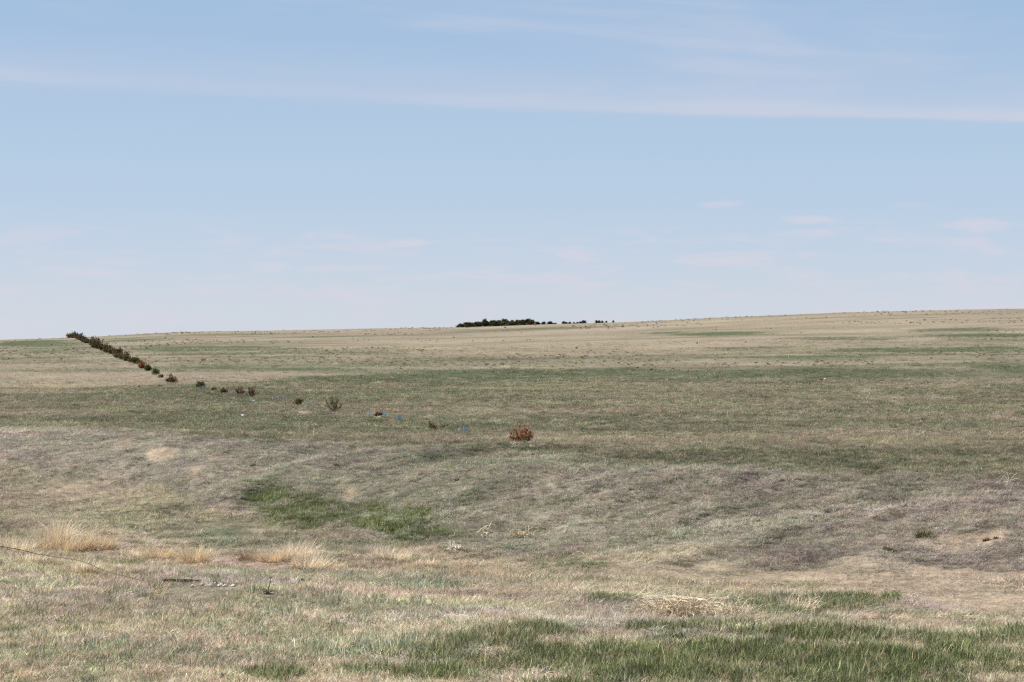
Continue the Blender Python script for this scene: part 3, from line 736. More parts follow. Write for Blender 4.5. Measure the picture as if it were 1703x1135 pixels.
def stick(pts, rad, mat, label, name='twig', cat='twig', lift=.01, branches=0, ymin=12, group=None, seed=0, arch=0.0):
    """pts: bearings/dips along the ground; laid on the ground"""
    r = np.random.default_rng(seed + 77)
    W = []
    for (px, v) in pts: X, Y, z = hit(px, v, ymin); W.append((X, Y, z))
    W = np.array(W); ym = np.median(W[:, 1])
    t = np.linspace(0, 1, max(10, 5 * len(pts))); tk = np.linspace(0, 1, len(pts))
    P = np.stack([np.interp(t, tk, W[:, j]) for j in range(3)], 1)
    P[:, 2] = terrain(P[:, 0], P[:, 1]) + EZ + lift + arch * 4 * t * (1 - t) + r.normal(0, .003, len(t))
    o0 = P[0].copy(); L = np.linalg.norm(P[-1] - P[0])
    paths = [(P - o0, np.linspace(rad, rad * .5, len(t)))]
    for i in range(branches):
        k = r.integers(1, len(t) - 1); d = (P[-1] - P[0]) / L; d = d + r.normal(0, .7, 3); d[2] = abs(d[2]) * .8; d /= np.linalg.norm(d)
        b = P[k] - o0; ll = L * r.uniform(.12, .35)
        paths.append((np.array([b, b + d * ll * .5 + r.normal(0, .01, 3), b + d * ll]), np.array([.6, .45, .25]) * rad))
    co, q = tubes(paths, 5)
    me = mesh_np(name, co, q, mat, ('blade', np.ones((len(co), 3))))
    o = link(name, me, loc=tuple(o0)); tag(o, label, cat, group); return o

GC = 'dry straw clumps along the ditch edge'
CL = [
 (22,918,70,34,'pale','low pale straw clump at the left frame edge behind the loose wire',.9,0),
 (104,917,85,52,'gold','tall wispy golden grass clump, largest of those on the left ditch edge',1.5,.15),
 (98,905,26,60,'pale','slim feathery straw plume rising out of the largest golden clump',.5,.3),
 (163,918,52,38,'gold','round golden clump with a dark brown core, right of the tallest clump',1.5,.1),
 (137,918,50,26,'pale','pale straw between the tallest clump and the brown-cored clump',.9,0),
 (218,927,44,20,'pale','small pale straw clump behind the dark green tufts',1.0,.2),
 (263,931,48,28,'gold','golden clump with a few long bent stems, right of the dark green tufts',1.2,.3),
 (324,941,42,44,'gold','upright orange-gold bunch grass standing alone like a sheaf',2.2,0),
 (418,931,44,20,'brown','browner low clump at the left end of the straw bank over bare pink soil',1.3,0),
 (455,935,50,24,'gold','golden clump over the bare pink soil',1.3,.1),
 (487,932,50,42,'pale','pale plume leaning right out of the straw bank over pink soil',1.2,.5),
 (512,947,56,34,'pale','thick pale clump at the right end of the bare pink soil',1.4,.2),
 (543,950,50,24,'gold','golden clump closing the straw bank on the right',1.1,.2),
 (575,955,46,16,'pale','thin low straw wisps right of the straw bank',.7,.3),
 (80,941,34,18,'brown','small rusty brown clump just under the loose wire',1.2,0),
 (46,935,60,22,'pale','pale clump lying across the loose wire',1.0,0),
 (128,953,60,24,'pale','wide pale matted clump below the end of the loose wire',1.2,0),
 (150,955,40,22,'brown','brown twiggy clump beside the wide pale matted clump',.9,0),
 (195,961,60,12,'pale','flattened straw below the dark green tufts',.8,.3),
 (255,968,60,9,'pale','flat straw just left of the dark shadow gap',.8,.3),
 (648,930,70,22,'pale','matted pale straw heap in the middle of the ditch',1.2,.3),
 (610,922,50,22,'grey','greyish straw heap left of the matted heap mid-ditch',1.0,.2),
 (700,940,60,16,'pale','low straw on the right slope of the mid-ditch heap',.8,.2),
 (768,960,52,22,'brown','brown stemmed clump near the middle of the ditch edge',1.1,.1),
 (850,965,66,20,'pale','tangled pale clump right of the brown stemmed clump',1.1,.1),
 (810,958,50,18,'gold','golden straw between the brown stemmed and the tangled pale clump',.9,.1),
 (956,984,44,22,'pale','thin upright pale stems at the mid-right ditch edge',.5,.6),
 (560,1080,44,20,'pale','short pale bunch in the near grass left of centre',1.0,0),
 (1010,985,60,10,'pale','low straw fringe left of the big tumbleweed',.7,.2),
 (1325,1018,62,34,'pale','thin wispy straw over green grass right of the big tumbleweed',.7,.2),
 (1120,1024,160,28,'gold','golden straw bed under the big tumbleweed',2.6,.1),
 (1222,1022,50,24,'pale','pale straw at the right foot of the big tumbleweed',.9,.1),
 (1600,884,26,10,'grey','grey flat tuft high on the right bank',.8,.2),
 (36,1128,50,20,'gold','short golden tuft at the bottom left corner',1.0,0),
]
for (px, v, w, h, col, lab, dn, ln) in CL:
    clump(px, v, w, h, col, lab, dens=dn * 1.25, lean=ln, group=GC, browncore=.35 if 'brown' in lab else .14)
# green / olive tufts standing out
M_gr = clump_mat('weed_green', (.13, .20, .05), .3); M_ol = clump_mat('tuft_olive', (.20, .19, .085), .3); M_dk = clump_mat('tuft_dark_brown', (.16, .125, .09), .2)
M_str['weed'] = M_gr; M_str['ol'] = M_ol; M_str['dk'] = M_dk
clump(1534, 893, 22, 17, 'ol', 'olive bunch grass tuft on the right bank, upper of two', dens=1.4, cat='grass tuft', name='grass_tuft', browncore=.3, width=.006)
clump(1477, 915, 18, 10, 'ol', 'smaller olive tuft on the right bank, below left of the other', dens=1.2, cat='grass tuft', name='grass_tuft', browncore=.3, width=.006)
clump(508, 969, 20, 9, 'weed', 'bright green leafy weed on the sandy ditch edge', dens=1.5, cat='weed', name='leafy_weed', browncore=0, width=.012)
clump(1480, 997, 24, 16, 'weed', 'bright green upright tuft on bare soil in the right ditch', dens=1.6, cat='grass tuft', name='grass_tuft', browncore=0.1, width=.007)
DK = [(1374,853,12,8),(1328,846,12,7),(1218,846,14,6),(1656,896,10,6),(1690,930,16,7),(1333,849,8,6),(1353,851,8,5),(884,834,14,7),(1620,838,8,6),(1606,810,14,5),(845,860,10,4),(1640,900,18,8),(1240,830,10,6),(1262,868,12,6),(1410,880,10,5),(1455,862,12,6),(1500,835,10,5),(1570,850,12,6),(1180,872,9,5),(1120,838,10,5),(1050,815,12,5),(700,790,12,6),(560,775,12,5),(420,775,12,5),(250,775,10,5),(960,800,12,5),(1010,880,9,5),(1300,800,12,5),(760,800,10,5)]
for i, (px, v, w, h) in enumerate(DK):
    clump(px, v, w * .62, h, 'dk', 'small dark brown clod-like tuft of dead weed on the grey bank', dens=1.1, cat='weed tuft', name='dead_weed_tuft', group='dark dead tufts on the bank', width=.007)

tangle(1135, 1024, 165, 30, 'pale', 'big pale tumbleweed tangle of arching stems at the ditch edge', n=230, rad=.0052, seed=1)
tangle(1205, 1022, 100, 30, 'pale', 'lower loose stems trailing right of the big tumbleweed', n=80, rad=.0045, seed=2)
tangle(1325, 1020, 80, 34, 'pale', 'thin branching dead weed right of the tumbleweed', n=50, rad=.0042, seed=3, name='dead_weed', cat='dead weed')
tangle(755, 915, 34, 12, 'white', 'small white twiggy heap on the ditch slope below the green patch', n=36, rad=.009, seed=4, name='twig_heap', cat='twigs')
tangle(862, 893, 44, 14, 'gold', 'golden twiggy tangle on the bank above the ditch', n=34, rad=.009, seed=5, name='twig_heap', cat='twigs')
tangle(800, 890, 50, 14, 'pale', 'thin arching dry stems between the two twig heaps', n=10, rad=.008, seed=6, name='dead_straw_weed', cat='dead weed')
tangle(1520, 997, 44, 20, 'white', 'pale dead weed with one upright stalk on bare soil at right', n=16, rad=.004, seed=7, name='dead_weed', cat='dead weed')
tangle(1580, 994, 44, 14, 'pale', 'flat pale dead stems right of the upright stalk weed', n=16, rad=.0035, seed=8, name='dead_weed', cat='dead weed')
tangle(1555, 862, 22, 18, 'pale', 'slender pale branching weed on the right bank', n=9, rad=.004, seed=9, name='dead_weed', cat='dead weed')
tangle(1675, 805, 40, 16, 'white', 'pale fallen stems near the top of the bank at far right', n=18, rad=.005, seed=10, name='dead_straw_weed', cat='dead weed')
tangle(1060, 1112, 50, 30, 'white', 'pale crossed dry stems in the near green grass right of centre', n=7, rad=.0042, seed=11, name='dead_straw_weed', cat='dead weed', lens=1.6)
tangle(1345, 1058, 60, 14, 'white', 'arching pale stem over short green grass', n=4, rad=.0042, seed=12, name='dead_straw_weed', cat='dead weed', lens=1.8)
tangle(1275, 1068, 30, 16, 'pale', 'small pale dry plant in the green tuft beside the bare path', n=9, rad=.0042, seed=13, name='dead_straw_weed', cat='dead weed')
tangle(1360, 1082, 44, 10, 'pale', 'flat pale stems in the near green grass at right', n=12, rad=.0042, seed=14, name='dead_straw_weed', cat='dead weed')
tangle(388, 664, 7, 6.5, 'pale', 'round tan tumbleweed ball left below the double cedar bush', n=70, rad=.02, seed=15)
tangle(628, 697, 12, 9, 'pale', 'pale straw caught on the small grey-brown seedling', n=40, rad=.012, seed=16, name='straw_wisp', cat='straw')
tangle(853, 740, 9, 9, 'white', 'pale straw wisp at the left foot of the rust-red bush', n=24, rad=.008, seed=17, name='straw_wisp', cat='straw')
M_dkstem = simple_mat('dark_stem', (.06, .045, .04), .8, .3, 40)
M_palestem = simple_mat('pale_stem', (.62, .50, .36), .8, .2, 40)
stick([(927,938),(945,932),(958,925),(968,924),(979,929)], .006, M_palestem, 'long pale arching stem lying on the ditch slope', name='dry_twig', cat='twig', branches=2, arch=.05, seed=1)
stick([(63,1066),(75,1059),(88,1060),(101,1068)], .005, simple_mat('grey_stem', (.33,.27,.24), .8), 'bent grey twig in the near left grass', branches=2, arch=.03, seed=2)
stick([(0,1063),(12,1068),(23,1074)], .005, M_dkstem, 'dark twig at the left frame edge in near grass', branches=1, seed=3)
stick([(1232,818),(1240,815),(1247,812)], .008, M_dkstem, 'short dark twig on the upper right bank', branches=1, lift=.04, seed=4)
stick([(163,772),(172,769),(181,770)], .010, M_dkstem, 'short dark twig on the left part of the bank', branches=1, lift=.05, seed=5)
stick([(168,800),(179,800)], .008, M_dkstem, 'small dark twig low on the left bank', lift=.04, seed=6)
stick([(380,990),(410,985),(450,987),(462,990)], .004, M_palestem, 'thin pale stem lying near the dark weed', name='dry_twig', cat='twig', branches=2, seed=7)

# loose wire along the ditch edge
def wire():
    pts = [(-40,903),(0,908),(35,914),(60,921),(100,927),(140,933),(170,948),(205,957),(240,966),(268,971)]
    W = []
    for (px, v) in pts:
        u = (px - CX) / F; Y = np.interp(px, [-40, 60, 160, 268], [24.8, 25.0, 24.6, 23.8]); W.append((u * Y, Y, EZ + (HV - v) / F * Y))
    W = np.array(W); tk = np.linspace(0, 1, len(W)); t = np.linspace(0, 1, 70)
    P = np.stack([np.interp(t, tk, W[:, j]) for j in range(3)], 1)
    for j in range(3): P[:, j] = _smooth(P[:, j], 2)
    P[:, 2] = np.maximum(P[:, 2], terrain(P[:, 0], P[:, 1]) + EZ + .035)
    o0 = P[0].copy(); paths = [(P - o0, np.full(len(P), .0038))]
    co, q = tubes(paths, 6)
    o = link('loose_wire', mesh_np('loose_wire', co, q, simple_mat('rusty_wire', (.09, .07, .06), .6, .3, 60)), loc=tuple(o0))
    tag(o, 'dark loose wire sagging along the ditch edge through the straw at left', 'wire')
wire()

# near-black tube standing in for the shadow gap beside the stones
def shadow_gap():
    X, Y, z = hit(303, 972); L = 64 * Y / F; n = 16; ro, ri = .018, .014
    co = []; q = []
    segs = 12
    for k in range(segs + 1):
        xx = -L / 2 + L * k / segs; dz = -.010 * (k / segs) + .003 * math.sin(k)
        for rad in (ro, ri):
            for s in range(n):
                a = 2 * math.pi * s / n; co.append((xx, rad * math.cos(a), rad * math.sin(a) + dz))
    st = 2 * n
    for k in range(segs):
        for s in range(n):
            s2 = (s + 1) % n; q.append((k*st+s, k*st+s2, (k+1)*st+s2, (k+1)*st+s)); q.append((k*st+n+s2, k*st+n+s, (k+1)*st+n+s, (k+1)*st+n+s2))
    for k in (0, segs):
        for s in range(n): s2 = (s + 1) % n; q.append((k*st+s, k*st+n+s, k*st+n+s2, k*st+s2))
    o = link('shadow_gap_tube', mesh_np('shadow_gap_tube', np.array(co), [np.array(q)], simple_mat('shadow_black', (.008, .008, .009), .5, .3, 30), smooth=True), loc=(X, Y, z + .045), rz=.05)
    tag(o, 'dark shadow gap in the straw left of the pale stones, built as a black tube', 'shadow_gap')
shadow_gap()

# ------------------------------------------------------------------ stones
def rock_mesh(seed, sub=2):
    import bmesh
    r = np.random.default_rng(seed); bm = bmesh.new(); bmesh.ops.create_icosphere(bm, subdivisions=sub, radius=.5)
    pl = [(r.normal(0, 1, 3), r.uniform(.28, .42)) for _ in range(9)]
    for v in bm.verts:
        p = np.array(v.co)
        for nrm, d in pl:
            nn = nrm / np.linalg.norm(nrm); t = p @ nn
            if t > d: p = p - nn * (t - d) * .85
        p += r.normal(0, .012, 3); v.co = Vector(p * np.array([1.1, .9, .65]))
    me = bpy.data.meshes.new('stone'); bm.to_mesh(me); bm.free(); return me
M_stone = {'white': simple_mat('pale_limestone', (.66, .60, .50), .9, .15, 12, bump=.6), 'orange': simple_mat('buff_stone', (.62, .42, .24), .9, .15, 12, bump=.6), 'dark': simple_mat('dark_stone', (.13, .12, .12), .9, .25, 12, bump=.6)}
def stone(px, v, wpx, col, label, group=None, seed=0, lift=.3):
    X, Y, z = hit(px, v); s = wpx * Y / F
    me = rock_mesh(seed); me.materials.append(M_stone[col])
    o = link('stone', me, loc=(X, Y, z + s * lift), rz=seed * 1.3, sc=s); tag(o, label, 'stone', group)
rr = random.Random(3)
GS = 'pale stones heaped beside the dark shadow gap'
for i in range(46):
    t = rr.random(); px = 318 + 80 * t; v = 973 + rr.uniform(-3.0, 4.5) - (2.0 * t)
    col = 'orange' if rr.random() < .14 else 'white'
    stone(px, v, rr.uniform(3.5, 7.5), col, ('small buff-orange stone among the pale stones' if col == 'orange' else 'pale stone in the small heap right of the dark shadow gap'), GS + (' (buff)' if col == 'orange' else ''), 40 + i)
stone(492.5, 886, 4.5, 'white', 'single white stone on the ditch slope below the green patch', seed=91, lift=.5)
stone(552, 998, 4.5, 'white', 'single white stone on the near grass left of centre', seed=92, lift=.6)
stone(740, 1003, 4.5, 'white', 'white-grey stone in the near grass right of the other lone white stone', seed=93, lift=.6)
stone(355, 984, 4.0, 'white', 'lone pale stone just below the stone heap', seed=94, lift=.5)
stone(374, 996, 3.2, 'white', 'smaller lone pale stone below the stone heap', seed=95, lift=.5)
stone(1366, 988, 5, 'white', 'pale stone among the green tufts of the right ditch', seed=96, lift=.5)
for i, (px, v, w) in enumerate(((806,895,5),(812,894,4),(817,895,5),(1375,993,4))):
    stone(px, v, w, 'dark', ['left dark stone between the two twig heaps', 'middle dark stone between the two twig heaps', 'right dark stone between the two twig heaps', 'dark stone beside the pale stone in the right ditch'][i], seed=97 + i, lift=.4)
stone(1366, 633, 4, 'dark', 'dark stone beside a white one far out on the green field', seed=110, lift=.4)
stone(1372, 632.5, 4.5, 'white', 'white stone far out on the green field at right', seed=111, lift=.4)

# dark dead weed with an upright stalk near the sandy edge
def dark_weed():
    X, Y, z = hit(446, 989); s = Y / F; r = np.random.default_rng(4)
    P = [(np.array([[0, 0, 0], [1, 0, 10], [4, 0, 20], [5.5, 0, 29]]) * s, np.array([.006, .005, .004, .0025]))]
    for dx, dz, L in ((-14, 2, 1), (-9, 5, 1), (13, 1.5, 1), (9, -1, 1), (-5, 8, 1), (7, 5, 1)):
        P.append((np.array([[0, 0, .5], [dx * .5, r.uniform(-3, 3), dz * .8 + 1], [dx, r.uniform(-5, 5), dz]]) * s, np.array([.006, .005, .003])))
    for k, (dx, dz) in enumerate(((-3, 3), (3, 3), (0, 4))):
        P.append((np.array([[5.2, 0, 27], [5.2 + dx, 0, 27 + dz]]) * s, np.array([.003, .002])))
    co, q = tubes(P, 5)
    o = link('dead_weed', mesh_np('dead_weed', co, q, M_dkstem), loc=(X, Y, z)); tag(o, 'black dead weed with one thin upright stalk near the sandy ditch edge', 'dead weed')
dark_weed()

# pale bent frame of stem in the ditch
def bent():
    X, Y, z = hit(572, 905); s = Y / F
    P = [(np.array([[-9, 0, -1], [-9.5, 0, 7], [-8.5, 0, 8], [0, 1, 8.3], [9, 0, 8], [9, -1, 5]]) * s, np.full(6, .0065))]
    co, q = tubes(P, 6)
    o = link('bent_rod', mesh_np('bent_rod', co, q, M_palestem), loc=(X, Y, z)); tag(o, 'pale rod bent into a square hoop standing in the ditch', 'rod')
bent()

# ------------------------------------------------------------------ pin flags
M_flag = simple_mat('blue_vinyl', (.16, .40, .74), .35, .15, 14, translucent=.3); M_flagpale = simple_mat('sun_bleached_vinyl', (.42, .62, .86), .35, .15, 14, translucent=.3)
M_wirem = simple_mat('flag_wire', (.30, .30, .30), .4, .1, 30, metal=.6)
def flag_mesh(pale, seed):
    r = np.random.default_rng(seed); nx, nz = 7, 5; co = []; q = []
    for j in range(nz):
        for i in range(nx):
            u, w = i / (nx - 1), j / (nz - 1)
            co.append((.12 * u, .030 * math.sin(u * 5 + seed + w) * u, .17 + .085 * w - .035 * u * u))
    for j in range(nz - 1):
        for i in range(nx - 1): a = j * nx + i; q.append((a, a + 1, a + nx + 1, a + nx))
    return mesh_np('flag', np.array(co), [np.array(q)], M_flagpale if pale else M_flag, smooth=True)
co, q = tubes([(np.array([[0, 0, -.05], [0, 0, .27]]), np.array([.002, .002]))], 5)
wire_me = mesh_np('wire_stake', co, q, M_wirem)
FL = [(337.5,645.5,0,'blue pin flag right of the spiky bush at the field edge'),(393.4,655,1,'whitish blue pin flag at the left side of the double bush'),(451,664,1,'bright pale blue pin flag, first right of the double bush'),
 (467.7,670.5,0,'dull blue pin flag, second right of the double bush'),(514,676.5,0,'blue pin flag behind the tan dirt mound'),(610.7,696,1,'faint pale pin flag left of the straw-wrapped seedling'),
 (641.7,694.5,0,'deep blue pin flag touching the straw-wrapped seedling'),(662.7,699,0,'bright blue pin flag right of the straw-wrapped seedling'),(768.3,713,0,'bright blue pin flag nearest the camera, left of the rust-red bush'),
 (235,609,1,'pale pin flag in the distant row beside the rust coloured bush')]
for i, (px, v, pale, lab) in enumerate(FL):
    Y = row_y(px) ; X = (px - CX) / F * Y; z = gz(X, Y)
    e = bpy.data.objects.new('pin_flag', None); COL.objects.link(e); e.location = (X, Y - .3, z); e.rotation_euler = (0, .12 * (i % 3 - 1), [.3, -2.8, .1, 2.6, -.4, .5, 3.3, 0, -.2, .2][i])
    e.scale = (1.0,) * 3 if px > 300 else (2.2,) * 3
    tag(e, lab, 'flag', 'pin flags along the seedling row')
    link('wire_stake', wire_me, e); link('flag', flag_mesh(pale, i), e)

# scraps of white litter on the field
M_lit = simple_mat('white_plastic', (.72, .74, .72), .5, .08, 20)
def litter(px, v, wpx, hpx, label, seed):
    X, Y, z = hit(px, v); s = Y / F; r = np.random.default_rng(seed); n = 8; co = []; q = []
    for j in range(n):
        for i in range(n):
            u, w = i / (n - 1) - .5, j / (n - 1) - .5
            co.append((u * wpx * s * (1 - .3 * abs(w)), w * wpx * s * .7, hpx * s * (.5 + .5 * math.sin(u * 7 + seed) * math.cos(w * 5)) + .03 + r.normal(0, .008)))
    for j in range(n - 1):
        for i in range(n - 1): a = j * n + i; q.append((a, a + 1, a + n + 1, a + n))
    o = link('litter', mesh_np('litter', np.array(co), [np.array(q)], M_lit, smooth=True), loc=(X, Y, z)); tag(o, label, 'litter')
litter(403, 693, 11, 2.2, 'flat whitish scrap of litter on the green field, larger of two', 1)
litter(421.5, 669, 4, 3, 'small crumpled white scrap below the double cedar bush', 2)

# ------------------------------------------------------------------ lone sage clumps on the hill
M_sage = clump_mat('sage_brush', (.12, .085, .065), .2)
def sage_mesh(seed):
    global rng
    r0 = rng; rng = np.random.default_rng(seed); n = 170; a = rng.uniform(0, 6.283, n)
    p = rng.normal(0, 1, (n, 3)); p /= np.linalg.norm(p, axis=1)[:, None]; p *= np.array([.42, .42, .35]) * rng.uniform(.3, 1, (n, 1)); p[:, 2] = abs(p[:, 2])
    co, fs, cl = blades(p, a, rng.uniform(.2, 1.5, n), rng.uniform(.15, .4, n), rng.uniform(.05, .11, n), rng.uniform(-.3, .6, n), np.clip(rng.normal(1, .3, n), .4, 1.8)[:, None] * np.ones((n, 3)))
    rng = r0
    return mesh_np('sagebrush', co, fs, M_sage, ('blade', cl))
SAGE = [sage_mesh(s) for s in (1, 2, 3, 4)]
SG = [(303,551,4.5,'round grey shrub breaking the skyline right of the planted row'),(425,549.5,3.5,'small dark shrub on the skyline left of the ridge windbreak'),(1061,613,6.5,'left of three dark shrubs at the foot of the hill'),
 (1083,616,6,'middle of three shrubs at the foot of the hill, greyer than its neighbours'),(1119,616,8,'right and widest of three shrubs at the foot of the hill'),(959,580,6,'lone dark shrub half way up the hill right of centre'),
 (275,563,4,'dark shrub just under the skyline right of the planted row'),(755,562,3.5,'small dark shrub under the left end of the windbreak'),(840,549,4,'small dark shrub just below the windbreak trees'),
 (724,669,3,'tiny black shrub on the pale streak of the green field'),(102,598,5,'brown shrub on the left hillside beside the row'),(147,618,4,'small dark shrub below the row on the left hillside'),
 (222,618,3,'tiny dark shrub left of the rust coloured row bush'),(266,643,8,'low dark brown shrub under the wide red-brown bush'),(232,645,7,'brown low shrub at the hill foot left of the wide red-brown bush'),(215,645,5,'small green-brown shrub at the hill foot at left')]
for i, (px, v, w, lab) in enumerate(SG):
    X, Y, z = hit(px, v) if v > 552.5 else hit(px, np.interp(px, CREST_X, CREST_V) + 3)
    s = w * Y / F
    o = link('sagebrush', SAGE[i % 4], loc=(X, Y, z - .03), rz=i, sc=s); tag(o, lab, 'shrub', 'lone shrubs on the hill')
# many look-alike shrubs dotted over the upper hillside
rr = random.Random(9); cnt = 0
while cnt < 130:
    px = rr.uniform(-20, 1720); vc = np.interp(px, CREST_X, CREST_V); v = vc + 2.5 + (rr.random() ** 1.4) * 85
    d = float(fbm(np.array([px / 160.0]), np.array([v / 14.0]), 3, 301)[0])
    if d < .5 or v > np.interp(px, HX, HVv) - 3: continue
    X, Y, z = hit(px, v)
    o = link('sagebrush', SAGE[cnt % 4], loc=(X, Y, z - .03), rz=rr.uniform(0, 6), sc=rr.uniform(1.3, 3.0) * Y / F * (1.0 if rr.random() < .9 else 1.5))
    tag(o, 'tiny dark brown shrub dotted over the upper tan hillside', 'shrub', 'tiny shrubs dotted over the hillside'); cnt += 1

# dirt mound on the field
def mound():
    X, Y, z = hit(507, 688); s = Y / F; n = 24; m = 10; co = [(0, 0, 0)]; q = []; t = []
    r = np.random.default_rng(8); co[0] = (0, 0, 4.5 * s)
    for k in range(1, m):
        for i in range(n):
            a = 2 * math.pi * i / n; rad = k / (m - 1); h = 4.5 * s * (1 - rad ** 2) ** 1.2
            co.append((17 * s * rad * math.cos(a), 20 * s * rad * math.sin(a), h + r.normal(0, .012) - (.05 if k == m - 1 else 0)))
    for i in range(n): t.append((0, 1 + i, 1 + (i + 1) % n))
    for k in range(m - 2):
        for i in range(n): a = 1 + k * n + i; b = 1 + k * n + (i + 1) % n; q.append((a, a + n, b + n, b))
    o = link('dirt_mound', mesh_np('dirt_mound', np.array(co), [np.array(t), np.array(q)], simple_mat('mound_soil', (.25, .20, .15), .95, .25, 12, bump=.8), smooth=True), loc=(X, Y, z - .02))
    tag(o, 'low tan dirt mound on the green field below a sparse brown bush', 'mound')
mound()

# ------------------------------------------------------------------ world
SUN_EL, SUN_AZ = math.radians(50), math.radians(-84)    # azimuth from +Y, clockwise seen from above: sun high on the left
w = bpy.data.worlds.new('World'); scene.world = w; w.use_nodes = True
nt = w.node_tree; nt.nodes.clear(); L = nt.links.new
out = nt.nodes.new('ShaderNodeOutputWorld'); bg = nt.nodes.new('ShaderNodeBackground'); L(bg.outputs[0], out.inputs[0])
sky = N(nt, 'ShaderNodeTexSky', sky_type='NISHITA'); sky.sun_disc = False; sky.sun_elevation = SUN_EL; sky.sun_rotation = SUN_AZ; sky.altitude = 1500; sky.dust_density = 1.0; sky.ozone_density = 1.2
SKY_STR = .11; EXPO = .48
bg.inputs['Strength'].default_value = SKY_STR
tc = N(nt, 'ShaderNodeTexCoord'); sep = N(nt, 'ShaderNodeSeparateXYZ'); L(tc.outputs['Generated'], sep.inputs[0])
def M(op, a=None, b=None, clamp=False, c=None):
    n = N(nt, 'ShaderNodeMath', operation=op); n.use_clamp = clamp
    for i, x in enumerate((a, b, c)):
        if x is None: continue
        if isinstance(x, (int, float)): n.inputs[i].default_value = x
        else: L(x, n.inputs[i])
    return n.outputs[0]
el = M('ARCSINE', sep.outputs['Z']); az = M('ARCTAN2', sep.outputs['X'], sep.outputs['Y'])
def sm(x, a, b, lo=0.0, hi=1.0):
    n = N(nt, 'ShaderNodeMapRange', interpolation_type='SMOOTHSTEP'); L(x, n.inputs['Value'])
    n.inputs['From Min'].default_value = a; n.inputs['From Max'].default_value = b; n.inputs['To Min'].default_value = lo; n.inputs['To Max'].default_value = hi; return n.outputs[0]
def srgb(c): return tuple((x / 255 / 12.92) if x / 255 <= .04045 else ((x / 255 + .055) / 1.055) ** 2.4 for x in c)
ramp = N(nt, 'ShaderNodeValToRGB'); L(M('MULTIPLY', el, 1 / .40), ramp.inputs['Fac'])
stops = [(0.0, (206,210,221)), (.010, (205,210,222)), (.035, (201,209,223)), (.055, (192,206,225)), (.075, (184,203,225)), (.10, (178,201,224)), (.13, (172,195,222)), (.155, (164,191,221)), (.175, (156,187,218)), (.25, (130,168,210)), (.40, (100,145,198))]
cr = ramp.color_ramp
while len(cr.elements) < len(stops): cr.elements.new(.5)
for e, (p, c) in zip(cr.elements, stops):
    e.position = p / .40; e.color = tuple(x for x in srgb(c)) + (1,)
scl = N(nt, 'ShaderNodeVectorMath', operation='SCALE'); L(ramp.outputs[0], scl.inputs[0]); scl.inputs['Scale'].default_value = 1 / SKY_STR / 2 ** EXPO
mixs = N(nt, 'ShaderNodeMix', data_type='RGBA'); mixs.clamp_factor = True
L(sm(el, .16, .55, .10, 1.0), mixs.inputs[0]); L(scl.outputs[0], mixs.inputs[6]); L(sky.outputs[0], mixs.inputs[7])
# thin cirrus
def skynoise(sx, sy, tilt, scale, det, rough=.55, off=0.0, dist=0.0):
    cx = N(nt, 'ShaderNodeCombineXYZ')
    a2 = M('ADD', M('MULTIPLY', az, sx), off); e2 = M('MULTIPLY', M('ADD', el, M('MULTIPLY', az, tilt)), sy)
    L(a2, cx.inputs[0]); L(e2, cx.inputs[1])
    n = N(nt, 'ShaderNodeTexNoise', Scale=scale, Detail=det, Roughness=rough, Distortion=dist); L(cx.outputs[0], n.inputs['Vector']); return n.outputs['Fac']
n_soft = skynoise(5, 28, .06, 1.0, 4, off=3.1, dist=.6); n_streak = skynoise(5, 75, .07, 1.0, 5, .6, off=9, dist=.5); n_mot = skynoise(22, 130, .0, 1.0, 4, .6, off=5, dist=.4)
n_fine = skynoise(60, 340, .02, 1.0, 3, .6, off=2)
d = M('SUBTRACT', el, M('SUBTRACT', M('SUBTRACT', .1190, M('MULTIPLY', az, .040)), M('MULTIPLY', M('SUBTRACT', n_streak, .5), .006)))
band = M('MULTIPLY', M('MULTIPLY', sm(d, -.005, .006), sm(d, .003, .026, 1, 0)), sm(n_soft, .30, .62, .45, 1.0))
edge = M('MULTIPLY', M('MULTIPLY', sm(d, -.0015, .001), sm(d, .001, .009, 1, 0)), M('ADD', .10, sm(az, -.1, .22, 0, .30)))
up = M('MULTIPLY', M('MULTIPLY', sm(el, .115, .14), sm(n_soft, .42, .66)), M('MULTIPLY', sm(n_streak, .35, .65, .3, 1), .35))
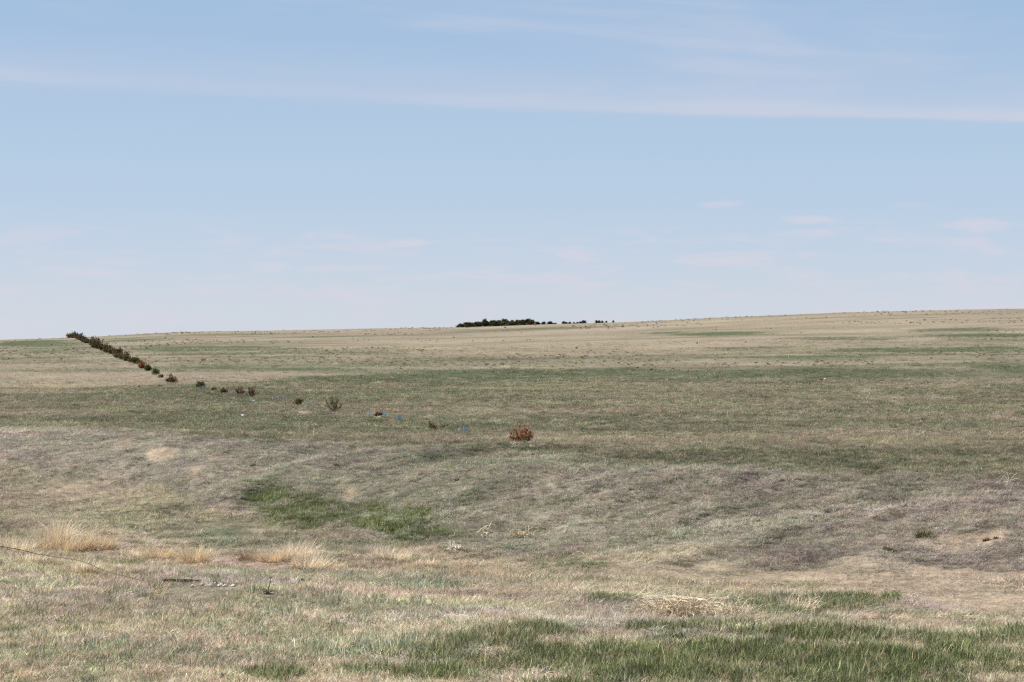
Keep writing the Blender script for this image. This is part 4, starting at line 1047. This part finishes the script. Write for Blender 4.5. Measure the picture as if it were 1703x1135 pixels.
# low mottled veil near the horizon
low = M('MULTIPLY', M('MULTIPLY', sm(el, .075, .050), sm(n_mot, .47, .68)), .70)
total = M('ADD', M('ADD', M('MULTIPLY', band, .36), edge), M('ADD', up, low), True)
for (px, v, rx, ry, s) in ((1195,341,42,6,.75),(1345,369,52,8,.95),(1340,388,36,5,.6),(1620,379,64,11,.85),(1612,390,30,7,.5),(385,403,50,8,.45),(672,404,34,9,.5),(960,399,40,6,.35),(215,438,60,9,.5),(190,456,40,7,.35),(1510,346,34,4,.3),(610,446,60,5,.4),(1440,373,60,4,.25)):
    ax, ey = (px - CX) / F, (HV - v) / F
    dx = M('DIVIDE', M('SUBTRACT', az, ax), rx / F); dy = M('DIVIDE', M('SUBTRACT', el, ey), ry / F)
    r = M('ADD', M('SQRT', M('ADD', M('MULTIPLY', dx, dx), M('MULTIPLY', dy, dy))), M('MULTIPLY', M('SUBTRACT', n_fine, .5), 1.6))
    total = M('ADD', total, sm(r, 1.25, .35, 0, s * .62), True)
cm = N(nt, 'ShaderNodeMix', data_type='RGBA'); L(total, cm.inputs[0]); L(mixs.outputs[2], cm.inputs[6]); cm.inputs[7].default_value = tuple(x / SKY_STR / 2 ** EXPO for x in srgb((214,213,225))) + (1,)
L(cm.outputs[2], bg.inputs[0])

# ------------------------------------------------------------------ sun
sd = bpy.data.lights.new('sun', 'SUN'); sd.energy = 5.0; sd.angle = math.radians(.5); sd.color = (1, .955, .89)
so = bpy.data.objects.new('sun', sd); COL.objects.link(so)
dirv = Vector((math.sin(SUN_AZ) * math.cos(SUN_EL), math.cos(SUN_AZ) * math.cos(SUN_EL), math.sin(SUN_EL)))
so.rotation_euler = dirv.to_track_quat('Z', 'Y').to_euler(); so.location = (0, 0, 50)

# ------------------------------------------------------------------ camera
cd = bpy.data.cameras.new('camera'); cam = bpy.data.objects.new('camera', cd); COL.objects.link(cam); scene.camera = cam
cd.sensor_width = 36; cd.lens = 36 * F / 1703; cd.clip_start = .1; cd.clip_end = 20000
cam.location = (0, 0, EZ); cam.rotation_euler = (math.radians(90) + math.atan((HV - 567.5) / F), 0, 0)
scene.view_settings.view_transform = 'Standard'; scene.view_settings.look = 'None'; scene.view_settings.exposure = EXPO; scene.view_settings.gamma = 1
scene.render.engine = 'CYCLES'
scene.cycles.use_denoising = False
scene.cycles.max_bounces = 4; scene.cycles.diffuse_bounces = 3; scene.cycles.glossy_bounces = 1; scene.cycles.transmission_bounces = 2
scene.cycles.filter_width = 1.3
scene.cycles.sample_clamp_indirect = 4
